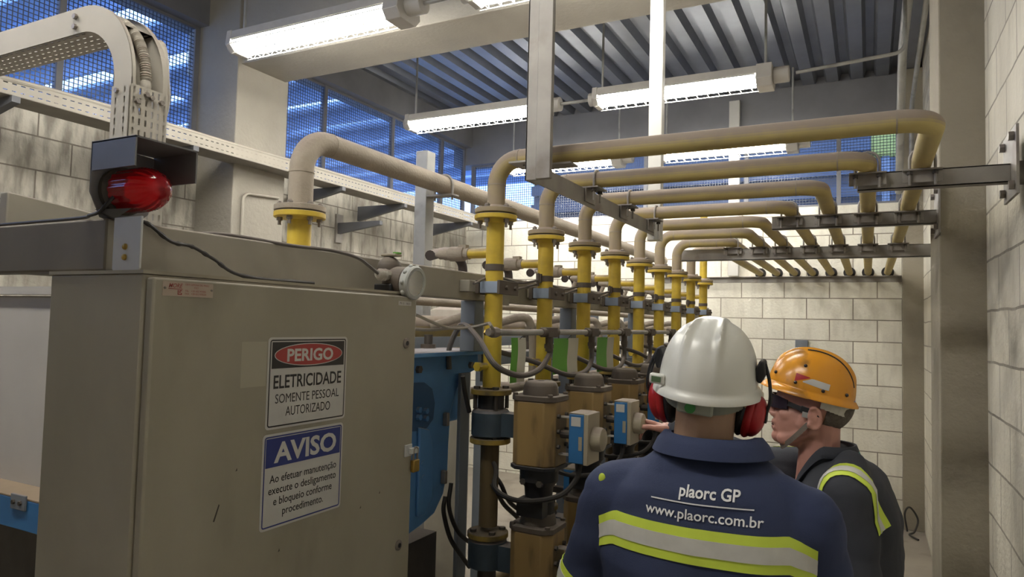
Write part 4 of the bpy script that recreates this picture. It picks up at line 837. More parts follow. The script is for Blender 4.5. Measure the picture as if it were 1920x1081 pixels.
# ------------------------------------------------------------------ actuators with switch boxes
XA = -.90
def actuator(i, y, z1, row, box=True):
    lab = '%s ochre actuator of the %s row with grimy brown cap' % (ORD[i], row)
    t = thing('valve_actuator', lab, 'actuator', (XA, y, z1-.4), 'ochre actuators, %s row' % row)
    hw = .071; ch = .028
    oct_ = lambda h, c: [(XA-h, y-h+c), (XA-h+c, y-h), (XA+h-c, y-h), (XA+h, y-h+c), (XA+h, y+h-c), (XA+h-c, y+h), (XA-h+c, y+h), (XA-h, y+h-c)]
    b_ = MB(); b_.prism(oct_(hw, ch), 2, z1-.25, z1-.058); b_.build('body', M_act, t, bevel=.004)
    k = MB(); k.prism(oct_(hw+.002, .024), 2, z1-.058, z1-.042); k.build('cap_plate', M_brown, t, bevel=.002)
    k = MB(); k.lathe((XA, y, z1-.042), (0, 0, 1), [(0, .056), (.028, .052), (.038, .047), (.042, .040), (.042, .012), (.038, .010)], 28); k.build('cap', M_brown, t)
    for sx in (-1, 1):
        for sy in (-1, 1): MB().hexbolt((XA+sx*.058, y+sy*.058, z1-.042), (0, 0, 1), .008, .007).build('bolt', M_brown, t)
    k = MB(); k.prism(oct_(hw+.003, .025), 2, z1-.262, z1-.25); k.build('lower_plate', M_black, t, bevel=.002)
    k = MB(); k.lathe((XA, y, z1-.42), (0, 0, 1), [(0, .04), (.02, .05), (.06, .05), (.07, .042), (.10, .045), (.12, .06), (.158, .06)], 20); k.cbox((XA, y-.04, z1-.375), (.085, .05, .05)); k.build('valve_neck', M_black, t)
    for q, (ex, ez) in enumerate(((-.028, -.300), (.026, -.302), (.0, -.282))): MB().hexbolt((XA+ex, y-.030, z1+ez), (0, -1, 0), .010, .028).build('neck_bolt', M_dark, t)
    if not box: return
    for zz in (z1-.10, z1-.145, z1-.19):
        for sy in (-.03, .03): MB().hexbolt((XA+hw, y+sy, zz), (1, 0, 0), .007, .008).build('screw', M_dark, t)
    MB().cyl((XA+hw, y, z1-.155), (XA+hw+.05, y, z1-.155), .013, 10).build('shaft', M_dark, t)
    bx0, bx1, by0, by1, bz0, bz1 = XA+hw+.034, XA+hw+.094, y-.025, y+.07, z1-.235, z1-.09
    q = thing('switch_box', 'blue limit switch box with round dial beside the %s actuator of the %s row' % (ORD[i], row), 'switch box', (bx0, y, bz0), 'blue switch boxes, %s row' % row)
    MB().box(bx0, bx1-.012, by0, by1, bz0, bz1).build('box', M_blueB, q, bevel=.003)
    k = MB(); k.box(bx1-.012, bx1+.002, by0-.002, by1+.002, bz0-.002, bz1+.002); k.box(bx0-.001, bx1-.01, by0+.001, by1, bz1, bz1+.004); k.build('cover', M_plas, q, bevel=.003)
    MB().box(XA+hw, bx0, by0+.005, by0+.03, bz1-.014, bz1-.010).build('standoff', M_tray, q); MB().box(XA+hw, bx0, by0+.005, by0+.03, bz0+.02, bz0+.024).build('standoff', M_tray, q)
    k = MB(); kc = V((bx1+.002, (by0+by1)/2, (bz0+bz1)/2-.002)); k.lathe(kc, (1, 0, 0), [(0, .036), (.022, .036), (.030, .033), (.034, .025)], 28); k.build('dial_dome', M_plas, q)
    MB().box(bx0+.008, bx1-.022, by0-.0012, by0, bz1-.035, bz1-.008).build('white_label', M_signW, q); MB().box(bx1-.028, bx1-.017, by0-.0012, by0, bz0+.04, bz0+.08).build('metal_label', M_plas, q)
    pts = [((bx0+bx1)/2, y, bz0), ((bx0+bx1)/2-.01, y-.01, bz0-.05), ((bx0+bx1)/2-.05, y-.05, bz0-.095), (XA-.02, y-.085, bz0-.115), (XA-.12, y-.055, bz0-.10), (XP+.055, y+.035, bz0-.06), (XP-.04, y+.15, bz0-.04)]
    tag(MB().tube(spline(pts), .008, 8).build('black_cable', M_cableB, None, origin=pts[0]), 'black cable hanging from the %s switch box of the %s row' % (ORD[i], row), 'cable', 'black cables under the switch boxes')
YA_ = [1.955+.412*i for i in range(6)]
a, b_, c_ = onX(1066, 880, -.98), onX(1090, 945, -.98), onX(1066, 945, -.98)
q = thing('switch_box', 'blue switch box with pale lid seen low behind the first upper actuator', 'switch box', (-.98, a.y, c_.z))
MB().box(-1.0, -.945, a.y, a.y+.09, c_.z, a.z).build('box', M_blueB, q, bevel=.003); MB().box(-.945, -.93, a.y-.002, a.y+.092, c_.z-.002, a.z+.004).build('cover', M_plas, q, bevel=.002); MB().box(-1.0, -.946, a.y+.001, a.y+.09, a.z, a.z+.006).build('lid', M_plas, q)
MB().lathe((-.93, a.y+.045, (a.z+c_.z)/2), (1, 0, 0), [(0, .034), (.02, .034), (.028, .03)], 24).build('dial_dome', M_plas, q); MB().box(-.975, -.962, a.y-.001, a.y, c_.z+.02, c_.z+.06).build('metal_label', M_plas, q)
MB().box(-1.10, -1.0, a.y+.03, a.y+.06, c_.z+.03, c_.z+.05).build('arm', M_dark, q)

for i, y in enumerate(YA_): actuator(i, y, 1.545, 'upper')
for i, y in enumerate(YA_[:5]): actuator(i, y, 1.158, 'lower', box=i < 4)
for i, (X, pp) in enumerate(((-1.06, [(930, 918), (945, 945), (975, 975), (985, 1000)]), (-1.10, [(938, 905), (955, 940), (985, 965), (992, 985)]), (-1.24, [(835, 930), (832, 960), (845, 1010), (868, 1045), (880, 1062)]), (-1.24, [(846, 905), (842, 950), (858, 995), (885, 1020)]), (-1.16, [(868, 705), (872, 735), (880, 772)]))):
    pts = [onX(a, b_, X) for a, b_ in pp]
    if i in (0, 1): pts = [onX(pp[0][0]-18, pp[0][1]-22, -1.19)]+pts
    tag(MB().tube(spline(pts), .0075, 8).build('black_cable', M_cableB, None, origin=pts[0]), ['black cable looping down beside the first spool pipe', 'thin black cable bowed behind the lower actuator', 'black cable hanging along the edge of the blue machine to the floor', 'black cable looping below the blue machine into the lower drum', 'thick black hose dropping from the blue machine behind the first riser foot'][i], 'cable')
t = thing('machine_post', 'dark grey post standing behind the edge of the blue machine', 'post', (-1.31, 2.13, 0)); ya_, yb2 = onX(863, 800, -1.27).y, onX(880, 800, -1.27).y; MB().box(-1.285, -1.27, ya_, yb2, 0, 1.54).build('tube', M_frameB, t, bevel=.003)
# ------------------------------------------------------------------ people
M_skin = mat('flushed_skin', (.52, .265, .21), .5, ns=9, amt=.3, dark=(.45, .18, .14), bump=.05, bs=150)
M_skinT = mat('tanned_skin', (.40, .25, .16), .55, ns=9, amt=.25, dark=(.32, .19, .12), bump=.05, bs=150)
M_navy = mat('navy_work_cloth', (.034, .048, .112), .85, ns=5, amt=.3, bump=.12, bs=400)
M_char = mat('charcoal_work_cloth', (.048, .052, .066), .85, ns=5, amt=.3, bump=.12, bs=400)
M_lime = mat('lime_tape', (.68, .84, .09), .6, ns=15, amt=.15)
M_silv = mat('silver_tape', (.68, .68, .64), .45, 0, ns=25, amt=.25)
M_thread = mat('white_thread', (.88, .88, .88), .6, amt=.05)
M_helW = mat('white_helmet_shell', (.76, .76, .70), .28, ns=4, amt=.08, stain=.25, scol=(.45, .43, .36), ss=9)
M_helO = mat('orange_helmet_shell', (.72, .31, .022), .25, ns=6, amt=.2, dark=(.58, .23, .015), stain=.6, scol=(.16, .08, .03), ss=11)
M_muff = mat('red_earmuff_shell', (.42, .018, .022), .3, amt=.15)
M_hairD = mat('short_grey_brown_hair', (.085, .065, .05), .8, ns=120, amt=.6, bump=.4, bs=500)
M_strap = mat('grey_green_strap', (.24, .25, .20), .6, amt=.3)
M_leath = mat('black_boot_leather', (.02, .018, .017), .5, amt=.3)
M_teal = mat('teal_shirt', (.05, .20, .20), .8, amt=.2)
M_lens = mat('dark_safety_lens', (.03, .022, .035), .08, amt=.1)
M_mouth = mat('mouth_inside', (.09, .02, .02), .6, amt=.1)
M_lip = mat('lips', (.38, .15, .12), .5, amt=.1)
M_eyeW = mat('eye_white', (.7, .68, .64), .2, amt=.05); M_iris = mat('eye_iris', (.06, .03, .015), .2, amt=.1)
M_beige = mat('beige_strap', (.68, .65, .56), .7, amt=.3, ns=20)

def head_matrix(org, pitch, yaw, s):
    return Matrix.Translation(V(org)) @ Matrix.Rotation(rad(yaw), 4, 'Z') @ Matrix.Rotation(rad(pitch), 4, 'X') @ Matrix.Diagonal((s, s, s, 1))
def add_x(mb, sub, M): mb.add([M @ V(v) for v in sub.v], sub.f)
def head_geo(nr=.0):
    h = MB()
    h.ell((0, -.018, .045), (.076, .098, .094), 28, 18); h.ell((0, .03, -.022), (.063, .066, .088), 24, 16); h.ell((0, .045, .045), (.062, .058, .05), 20, 12)
    h.ell((0, .070, -.088), (.027, .026, .022)); h.cap((0, .062, -.085), .026, (0, .05, -.07), .035)
    for s in (-1, 1):
        h.cap((s*.056, -.012, -.045), .020, (s*.030, .052, -.086), .024); h.ell((s*.038, .058, -.014), (.024, .026, .024)); h.cap((s*.012, .094, .030), .011, (s*.042, .078, .030), .011)
        h.ell((s*.013, .099, -.024), (.010, .012, .009)); h.cap((s*.060, .0, .02), .018, (s*.057, .01, -.03), .019)
        E = Matrix.Rotation(s*rad(-18), 3, 'Z') @ Matrix.Rotation(rad(-12), 3, 'X')
        h.ell((s*.083, -.018, .002), (.008, .020, .033), 16, 12, E)
        h.tube([V((s*.086, -.018, .0))+E @ V((s*.004, .019*cos(a), .032*sin(a))) for a in [q*2*pi/14+.9 for q in range(12)]], .0055, 8)
        h.ell((s*.081, -.008, -.026), (.008, .009, .010))
    h.cap((0, .088, .030), .010, (0, .118, -.012), .0125); h.ell((0, .120, -.017), (.013, .013, .011))
    h.ell((0, .086, -.045), (.024, .014, .016)); h.cap((-.018, .090, -.047), .0065, (.018, .090, -.047), .0065); h.ell((0, .097, -.0465), (.014, .0065, .006))
    h.cap((-.016, .088, -.066), .007, (.016, .088, -.066), .007); h.ell((0, .093, -.066), (.013, .0065, .007))
    h.cap((0, -.03, -.02), .060+nr, (0, -.045, -.10), .058+nr); h.cap((0, -.045, -.10), .058+nr, (0, -.062, -.21), .066+nr)
    return h
def hand_geo(side, curls, spread=1):
    """hand along +y, palm down, thumb on the inner side (-x for a right hand, side=1)"""
    h = MB(); h.ell((0, .045, 0), (.040, .052, .014), 16, 10); h.cap((0, -.02, 0), .026, (0, .02, 0), .026); h.cap((-.025*side, .03, -.004), .016, (-.02*side, .075, 0), .012); h.cap((.03*side, .02, 0), .014, (.030*side, .07, 0), .011)
    L = [(.042, .026, .021), (.046, .030, .022), (.043, .027, .021), (.033, .020, .018)]
    for f in range(4):
        x = (-.030+.0195*f)*side; p = V((x, .088-(.006 if f in (0, 2) else .016 if f == 3 else 0), .002)); ang = 0; yaw = (-.10+.07*f)*side*spread; r = .0088 if f < 3 else .0078
        h.cap(p-V((0, .02, 0)), r+.001, p, r)
        for q in range(3):
            ang += curls[f][q]; d = V((sin(yaw)*cos(ang), cos(yaw)*cos(ang), -sin(ang))); e = p+d*L[f][q]; h.cap(p, r-q*.0007, e, r-.0007-q*.0007, 12); p = e
    b = V((-.030*side, .018, -.006)); c = V((-.056*side, .048, -.016)); d = V((-.062*side, .078, -.022)); e = V((-.055*side, .100, -.028))
    h.cap(b, .015, c, .0115); h.cap(c, .0108, d, .0098); h.cap(d, .0098, e, .0085)
    return h
def helmet_geo(rx, ry, hgt, visor, back, ridges, dome=.8):
    """dome over the brim plane z=0; front is +y"""
    mb = MB(); n, m_ = 112, 44; vs_, fs = [], []
    for j in range(m_+1):
        t = j/m_; th = t*pi/2
        for k in range(n):
            a = 2*pi*k/n; x, y = cos(a), sin(a); c = cos(th)**dome; s = sin(th)
            r = 1.0; px_, py_, pz = x*rx*c, y*ry*c, hgt*s**.98; px_ *= r
            b = ridges(px_/rx, py_/ry, s)
            nrm = V((px_/rx**2, py_/ry**2, pz/hgt**2)).normalized(); p = V((px_, py_, pz))+nrm*b; vs_.append(p)
    for j in range(m_):
        for k in range(n): k2 = (k+1) % n; fs.append((j*n+k, j*n+k2, (j+1)*n+k2, (j+1)*n+k))
    base = 0; rings = []
    for dr, dz in ((.006, -.004), (1, -.012), (1, -.016), (.0, -.012)):
        st = len(vs_)
        for k in range(n):
            a = 2*pi*k/n; x, y = cos(a), sin(a); e = (visor*max(0, y)**2.2 + back*(1-max(0, y)**2.2)); ext = e*dr if dr > .5 else dr
            vs_.append(V((x*(rx+ext), y*(ry+ext), dz-(.35*ext if dr > .5 else 0)*(1 if y > 0 else .6)))) if dr else vs_.append(V((x*(rx-.004), y*(ry-.004), dz)))
        rings.append(st)
    prev = 0
    for st in rings:
        for k in range(n): k2 = (k+1) % n; fs.append((st+k, st+k2, prev+k2, prev+k))
        prev = st
    # inner dome so the shell is closed
    st = len(vs_)
    for j in range(0, m_+1, 4):
        th = j/m_*pi/2
        for k in range(n): a = 2*pi*k/n; vs_.append(V((cos(a)*(rx-.004)*cos(th)**dome, sin(a)*(ry-.004)*cos(th)**dome, (hgt-.006)*sin(th)-.004)))
    cnt = m_//4+1
    for k in range(n): k2 = (k+1) % n; fs.append((st+k, st+k2, prev+k2, prev+k))
    for j in range(cnt-1):
        for k in range(n): k2 = (k+1) % n; fs.append((st+j*n+k, st+(j+1)*n+k, st+(j+1)*n+k2, st+j*n+k2))
    return mb.add(vs_, fs)
def gauss(x, w): return math.exp(-(x/w)**2)
def sg_(x): return 1/(1+math.exp(-max(-40, min(40, x))))
def ridge_v(x, y, s):      # two ridges parting towards the back from a raised crown
    d = .20+.16*max(0, -y); env = sg_((y+.80)*16)*sg_((.85-y)*14); g = max(gauss(x-d, .066), gauss(x+d, .066)); bk = sg_((-y-.25)*10); return (.006+.007*bk)*g*env + .0065*sg_((d-abs(x))*26)*sg_((y+.36)*12)*env*(1-g)
def ridge_c(x, y, s): return .007*gauss(x, .16)*(1/(1+math.exp(-(s-.45)*18)))-.0025*gauss(abs(x)-.24, .03)*(s > .5)
def wrinkle(seed, amp, zs=14, xs=5):
    def f(co, n):
        p = V((co.x*xs+seed, co.y*xs, co.z*zs)); q = V((co.x*11+seed, co.y*11, co.z*7))
        a = noise.noise(p); return amp*(abs(a)*1.3-.25)+amp*.6*noise.noise(q)
    return f
def wrap_strip(bvh, pts, dirs, offs, lift=.0025, back=.25):
    """a ribbon: for each station a point, an inward direction and the across-vector offsets; projected on the cloth"""
    rows = []
    for p, d, ac in zip(pts, dirs, offs):
        row = []
        for k in range(7):
            q = V(p)+V(ac)*(k/6-.5); o = q-V(d).normalized()*back; hit = bvh.ray_cast(o, V(d).normalized())
            row.append((hit[0]+hit[1]*lift) if hit[0] else None)
        rows.append(row)
    rows = [r for r in rows if all(x is not None for x in r)]; return rows
def strip_mesh(rows, th=.0012):
    mb = MB(); n = len(rows); k = len(rows[0]) if n else 0
    if n < 2: return mb
    vs_ = [p for r in rows for p in r]; nr = []
    for i in range(n):
        for j in range(k):
            a = rows[min(i+1, n-1)][j]-rows[max(i-1, 0)][j]; b = rows[i][min(j+1, k-1)]-rows[i][max(j-1, 0)]; nr.append(a.cross(b).normalized())
    fs = [(i*k+j, (i+1)*k+j, (i+1)*k+j+1, i*k+j+1) for i in range(n-1) for j in range(k-1)]
    N = len(vs_); mb.add(vs_+[v-m*th for v, m in zip(vs_, nr)], fs+[tuple(q+N for q in reversed(f)) for f in fs]+[(i*k, i*k+N, (i+1)*k+N, (i+1)*k) for i in range(n-1)]+[((i+1)*k+k-1, (i+1)*k+k-1+N, i*k+k-1+N, i*k+k-1) for i in range(n-1)])
    return mb
def cut(rows, a, b):
    """sub ribbon between fractions a..b of its width (linear between the 7 samples)"""
    out = []
    for r in rows:
        def at(f): x = f*6; i = min(5, int(x)); return r[i].lerp(r[i+1], x-i)
        out.append([at(a+(b-a)*q/3) for q in range(4)])
    return out
def tape(name, bvh, pts, dirs, offs, parent):
    rows = wrap_strip(bvh, pts, dirs, offs)
    if len(rows) < 2: return
    o = strip_mesh(cut(rows, 0, 1)).build(name, M_lime, parent)
    r2 = [[p+(rows[i][1]-rows[i][0]).cross(rows[min(i+1, len(rows)-1)][0]-rows[max(i-1, 0)][0]).normalized()*0 for p in rr] for i, rr in enumerate(rows)]
    rows2 = wrap_strip(bvh, pts, dirs, offs, lift=.0042); strip_mesh(cut(rows2, .27, .73)).build('silver_strip', M_silv, o)
    return o
def body(parent, hm, T, arms, hands, legz, voxel=.0048, skin=None, nr=0, chest=None):
    b = MB(); add_x(b, head_geo(nr), hm)
    if chest: b.ell(*chest)
    b.loft([((0, c, z), rx-.028, ry-.028) for z, c, rx, ry in T], 24)
    for (sh, el, wr), (hM, hg) in zip(arms, hands):
        b.cap(sh, .05, el, .042, 14); b.cap(el, .042, wr, .028, 14); add_x(b, hg, hM)
    for s in (-1, 1):
        b.cap((s*.09, 0, legz), .08, (s*.10, .01, legz*.55), .055); b.cap((s*.10, .01, legz*.55), .053, (s*.10, -.02, .09), .036); b.cap((s*.10, -.03, .045), .038, (s*.105, .12, .035), .03)
    me = remesh(b, voxel, 3, 'body'); return link_mesh('body', me, skin or M_skin, parent, ang=80)
def jacket(parent, m, T, arms, seed, rs=(.078, .064, .050), amp=.006, sh_extra=()):
    b = MB(); b.loft([((0, c, z), rx, ry) for z, c, rx, ry in T], 32)
    for sh, el, wr in arms:
        b.cap(sh, rs[0], el, rs[1], 18); b.cap(el, rs[1], wr, rs[2], 18)
        n_ = V(sh); b.cap((n_.x*.40, n_.y-.005, n_.z+.058), .056, (n_.x*.92, n_.y-.003, n_.z+.012), rs[0]-.008, 16)
    for c, r in sh_extra: b.ell(c, r)
    me = remesh(b, .0075, 4, 'jacket'); displace(me, wrinkle(seed, amp)); o = link_mesh('jacket', me, m, parent, ang=80); return o, bvh_of(me)
def trousers(parent, m, legz):
    b = MB()
    for s in (-1, 1): b.cap((s*.09, 0, legz), .105, (s*.10, .02, legz*.52), .082); b.cap((s*.10, .02, legz*.52), .082, (s*.10, -.01, .11), .072)
    b.ell((0, 0, legz+.04), (.185, .135, .12)); me = remesh(b, .011, 4, 'trousers'); displace(me, wrinkle(3.3, .005)); link_mesh('trousers', me, m, parent, ang=80)
    for s in (-1, 1):
        k = MB(); k.cap((s*.10, -.03, .06), .052, (s*.105, .14, .048), .046); k.cap((s*.10, -.03, .06), .052, (s*.10, -.03, .16), .055); k.box(s*.10-.045, s*.10+.045, -.085, .185, 0, .025); link_mesh('boot', remesh(k, .007, 2, 'boot'), M_leath, parent, ang=70)
def collar(parent, m, c, rx, ry, h, dz_front, flare=.018, gap=.35, th=.006):
    """standing, folded-over collar ring open at the front (+y)"""
    mb = MB(); n = 40; prof = [(0, 0), (-.002, h*.55), (.0, h), (flare*.55, h*1.02), (flare, h*.72), (flare*1.35, h*.28), (flare*1.2, h*.24), (flare*.9, h*.6), (flare*.4, h*.90), (.006, h*.80), (.006, 0)]
    vs_, fs = [], []; P = len(prof)
    for k in range(n+1):
        a = pi/2+gap+(2*pi-2*gap)*k/n; f = max(0, sin(a))
        for r, z in prof: vs_.append((c[0]+(rx+r)*cos(a), c[1]+(ry+r)*sin(a), c[2]+z-dz_front*f**1.5))
    for k in range(n):
        for j in range(P): j2 = (j+1) % P; fs.append((k*P+j, k*P+j2, (k+1)*P+j2, (k+1)*P+j))
    fs += [tuple(range(P)), tuple(reversed(range(n*P, n*P+P)))]
    return mb.add(vs_, fs).build('collar', m, parent, ang=60)
def hair(parent, hm, m, zlo, zhi, yfront):
    mb = MB(); n, m_ = 40, 20; vs_, fs = [], []
    for j in range(m_+1):
        th = j/m_*pi*.74
        for k in range(n):
            a = 2*pi*k/n; p = V((.0785*sin(th)*cos(a), -.018+.1005*sin(th)*sin(a), .045+.0965*cos(th))); vs_.append(hm @ p)
    for j in range(m_):
        for k in range(n):
            q = [j*n+k, (j+1)*n+k, (j+1)*n+(k+1) % n, j*n+(k+1) % n]; th = (j+.5)/m_*pi*.74; a = 2*pi*(k+.5)/n; y = -.018+.10*sin(th)*sin(a); z = .045+.0965*cos(th)
            if y < yfront or z > .09: fs.append(tuple(q))
    me = MB().add(vs_, fs).mesh('hair'); o = link_mesh('hair', me, m, parent, ang=80); s = o.modifiers.new('s', 'SOLIDIFY'); s.thickness = .006; s.offset = -1; return o

# ---- man in the white helmet, seen from behind
p1 = thing('person', 'person in navy work jacket, white helmet and red ear defenders seen from behind', 'person', (-.308, 1.53, 0), local=True)
hm1 = Matrix.Translation((-.005, .045, 1.582)) @ Matrix.Rotation(rad(4), 4, 'Y') @ Matrix.Rotation(rad(4), 4, 'X') @ Matrix.Diagonal((.95, .95, .95, 1))
T1 = [(.80, .0, .185, .130), (.95, -.005, .190, .135), (1.10, -.01, .205, .145), (1.22, -.012, .220, .150), (1.31, -.010, .215, .142), (1.38, -.004, .196, .124), (1.425, .004, .148, .104), (1.465, .012, .085, .082)]
A1 = [(V((-.200, -.005, 1.335)), V((-.298, .03, 1.08)), V((-.235, .24, .95))), (V((.192, -.005, 1.335)), V((.228, .06, 1.08)), V((.15, .28, 1.0)))]
def hand_m(wr, el, roll=0, extra=None):
    d = (V(wr)-V(el)).normalized() if extra is None else V(extra).normalized(); x = d.cross(V((0, 0, 1))).normalized(); z = x.cross(d)
    M3 = Matrix((x, d, z)).transposed().to_4x4(); return Matrix.Translation(V(wr)+d*.02) @ M3 @ Matrix.Rotation(rad(roll), 4, 'Y')
relax = [(.25, .35, .2), (.35, .45, .25), (.4, .5, .3), (.45, .5, .3)]
H1 = [(hand_m(A1[0][2], A1[0][1]), hand_geo(-1, relax)), (hand_m(A1[1][2], A1[1][1]), hand_geo(1, relax))]
body(p1, hm1, T1, A1, H1, .84, skin=M_skinT, nr=.008)
hair(p1, hm1, M_hairD, 0, 0, .0)
j1, bv1 = jacket(p1, M_navy, T1, A1, 1.7, amp=.0085)
trousers(p1, M_navy, .82)
collar(p1, M_navy, (.008, .004, 1.442), .086, .076, .052, .03, flare=.030)
for s in (-1, 1):
    k = MB(); k.ell(hm1 @ V((s*.031, .083, .018)), (.012, .012, .012)); e = k.build('eye', M_eyeW, p1); MB().ell(hm1 @ V((s*.031, .0925, .018)), (.005, .004, .005)).build('iris', M_iris, e)
# back band, sleeve bands
n = 41; xs = [-.222+.45*k/(n-1) for k in range(n)]
pts = [(x, -.1, 1.297-(.022*max(0, (abs(x)-.17)/.05)**1 if abs(x) > .17 else 0)) for x in xs]
tape('reflective_band', bv1, pts, [(-x*1.2, 1, 0) for x in xs], [(0, 0, .066)]*n, j1)
for (sh, el, wr) in A1:
    ax = (el-sh).normalized(); u = ax.cross(V((0, 1, 0))).normalized(); v_ = ax.cross(u); c = sh.lerp(el, .80)
    pt, dr = [], []
    for k in range(33): a = 2*pi*k/32; r = u*cos(a)+v_*sin(a); pt.append(c+r*.05); dr.append(-r)
    tape('reflective_sleeve_band', bv1, pt, dr, [ax*-.055]*33, j1)
# lettering on the back
def on_back(bvh): 
    def f(u, v, d):
        h = bvh.ray_cast(V((u, -.6, v)), V((0, 1, 0))); return (h[0]+V((0, -.0022, 0))) if h[0] else V((u, -.15, v))
    return f
k = MB(); fb = on_back(bv1)
fit_text(k, 'plaorc GP', -.030, .086, 1.386, .021, fb, bold=.022)
fit_text(k, 'www.plaorc.com.br', -.098, .130, 1.345, .0185, fb, bold=.012)
k2 = MB()
for q in range(30): x0, x1 = -.088+.2*q/30, -.088+.2*(q+1)/30; k2.add([fb(x0, 1.373, 0), fb(x1, 1.373, 0), fb(x1, 1.3755, 0), fb(x0, 1.3755, 0)], [(0, 1, 2, 3)])
k.add(k2.v, k2.f); k.build('white_lettering', M_thread, j1, smooth=False)
h_ = bv1.ray_cast(V((-.215, -.6, 1.385)), V((0, 1, 0)))
if h_[0]: MB().ell(h_[0], (.008, .004, .011)).build('lime_tab', M_lime, j1)
# helmet with ear defenders
HM = Matrix.Translation((-.009, .040, 1.600)) @ Matrix.Rotation(rad(5.5), 4, 'Y') @ Matrix.Rotation(rad(7), 4, 'X')
def hbuild(name, sub, m, parent, M, **kw): k = MB(); add_x(k, sub, M); return k.build(name, m, parent, **kw)
hg = hbuild('hard_hat', helmet_geo(.104, .132, .140, .045, .012, ridge_v, .78), M_helW, p1, HM, ang=60)
k = MB(); k.cbox((-.088, -.093, .012), (.034, .016, .022)); hbuild('slot_block', k, M_helW, hg, HM @ Matrix.Rotation(rad(0), 4, 'Z'), bevel=.004)
k = MB(); k.cbox((-.089, -.1015, .012), (.020, .002, .012)); hbuild('green_mark', k, mat('dull_green', (.12, .2, .1), .6, amt=.4), hg, HM)
k = MB()
for q in range(24):
    a = rad(200+140*q/23); a2 = rad(200+140*(q+1)/23); P = lambda a, z, r: (r*.088*cos(a), -.005+r*.107*sin(a), z)
    zt = -.010-.010*sin((q+.5)/24*pi); k.add([P(a, zt, 1), P(a2, zt, 1), P(a2, zt-.026, 1.0), P(a, zt-.026, 1.0), P(a, zt, .96), P(a2, zt, .96), P(a2, zt-.026, .96), P(a, zt-.026, .96)], [(0, 1, 2, 3), (7, 6, 5, 4), (0, 4, 5, 1), (2, 6, 7, 3)])
sb = hbuild('suspension_band', k, M_strap, hg, HM)
k = MB(); k.cbox((0, -.114, -.032), (.075, .010, .028)); hbuild('ratchet', k, mat('pale_grey_green_plastic', (.38, .40, .33), .5, amt=.2), sb, HM, bevel=.005)
k = MB(); k.cyl((-.008, -.118, -.032), (-.008, -.125, -.032), .011, 18); hbuild('green_knob', k, mat('ratchet_green', (.05, .28, .07), .4, amt=.2), sb, HM)
for s in (-1, 1):
    em = MB(); E = Matrix.Rotation(s*rad(10), 3, 'Y'); em.ell((s*.104, -.005, -.056), (.024, .034, .046), 24, 16, E); em.ell((s*.094, -.005, -.056), (.018, .038, .050), 24, 16, E)
    e = hbuild('ear_defender', em, M_muff, hg, HM, ang=80); e['label'] = 'red ear defender cup'
    k = MB(); k.ell((s*.080, -.005, -.056), (.017, .036, .048), 20, 14, E); hbuild('cushion', k, M_black, e, HM)
    k = MB(); k.prism([(s*.104, .020), (s*.112, .018), (s*.121, .040), (s*.116, .066), (s*.106, .068), (s*.100, .05)], 1, -.022, .016); o = hbuild('arm_mount', k, M_black, hg, HM, bevel=.004)
    k = MB(); k.tube(spline([(s*.116, -.006, .06), (s*.128, -.010, .025), (s*.133, -.012, -.015), (s*.126, -.010, -.050)], 6), .0038, 8); k.tube(spline([(s*.115, .010, .058), (s*.126, .006, .025), (s*.131, .004, -.015), (s*.126, .002, -.05)], 6), .0026, 8); k.cbox((s*.125, -.006, -.052), (.010, .020, .026)); hbuild('arm', k, M_black, e, HM)

# ---- man in the orange helmet, facing the pipes
p2 = thing('person', 'person in charcoal work jacket and scuffed orange helmet pointing at the actuators', 'person', (-.06, 2.45, 0), rotz=pi/2, local=True)
hm2 = head_matrix((0, .112, 1.452), 10, 0, 1.06)
T2 = [(.76, .0, .185, .130), (.92, .0, .195, .145), (1.05, .0, .205, .155), (1.15, .005, .215, .155), (1.22, .010, .205, .140), (1.275, .004, .165, .112), (1.305, .012, .115, .088), (1.325, .028, .085, .070)]
A2 = [(V((-.185, .0, 1.245)), V((-.235, -.03, .99)), V((-.20, .16, .86))), (V((.185, .02, 1.245)), V((.13, .29, 1.25)), V((-.005, .535, 1.352)))]
H2 = [(hand_m(A2[0][2], A2[0][1]), hand_geo(-1, relax)), (hand_m(A2[1][2], A2[1][1], 20, extra=(-.10, 1, .22)), hand_geo(1, [(.05, .08, .05), (.30, .35, .2), (.5, .6, .3), (.6, .7, .3)]))]
body(p2, hm2, T2, A2, H2, .80, .0045, chest=((0, .052, 1.262), (.085, .068, .075)))
hair(p2, hm2, mat('greying_hair', (.17, .14, .11), .85, ns=120, amt=.6, bump=.4, bs=500), 0, 0, -.045)
j2, bv2 = jacket(p2, M_char, T2, A2, 8.1, amp=.0085)
trousers(p2, M_char, .78)
collar(p2, M_char, (0, .064, 1.318), .083, .082, .046, .125, flare=.013, gap=.5)
k = MB()
for q in range(40):
    a, a2 = 2*pi*q/40, 2*pi*(q+1)/40; P = lambda a, r, z: (r*.082*cos(a), 0.050+r*.086*sin(a), 1.338+z-.085*max(0, sin(a))**1.2)
    k.add([P(a, 1, 0), P(a2, 1, 0), P(a2, .95, .010), P(a, .95, .010), P(a, 1.1, -.03), P(a2, 1.1, -.03)], [(0, 1, 2, 3), (4, 5, 1, 0)])
k.build('tee_shirt_neck', M_teal, p2)
for s in (-1, 1):   # shoulder tapes over both shoulders
    st, dr = [], []
    for q in range(37):
        a = rad(-25+178*q/36); d = V((0, cos(a), sin(a))); st.append(V((s*(.193+.006*(1-sin(max(0, a)))), -.055, 1.14))+d*.10); dr.append(-d)
    tape('reflective_shoulder_tape', bv2, st, dr, [(s*.068, 0, 0)]*37, j2)
n = 49
pt, dr = [], []
for q in range(n): a = 2*pi*q/(n-1); d = V((cos(a)*1.2, sin(a), 0)).normalized(); pt.append(V((0, 0, .88))+d*.1); dr.append(-d)
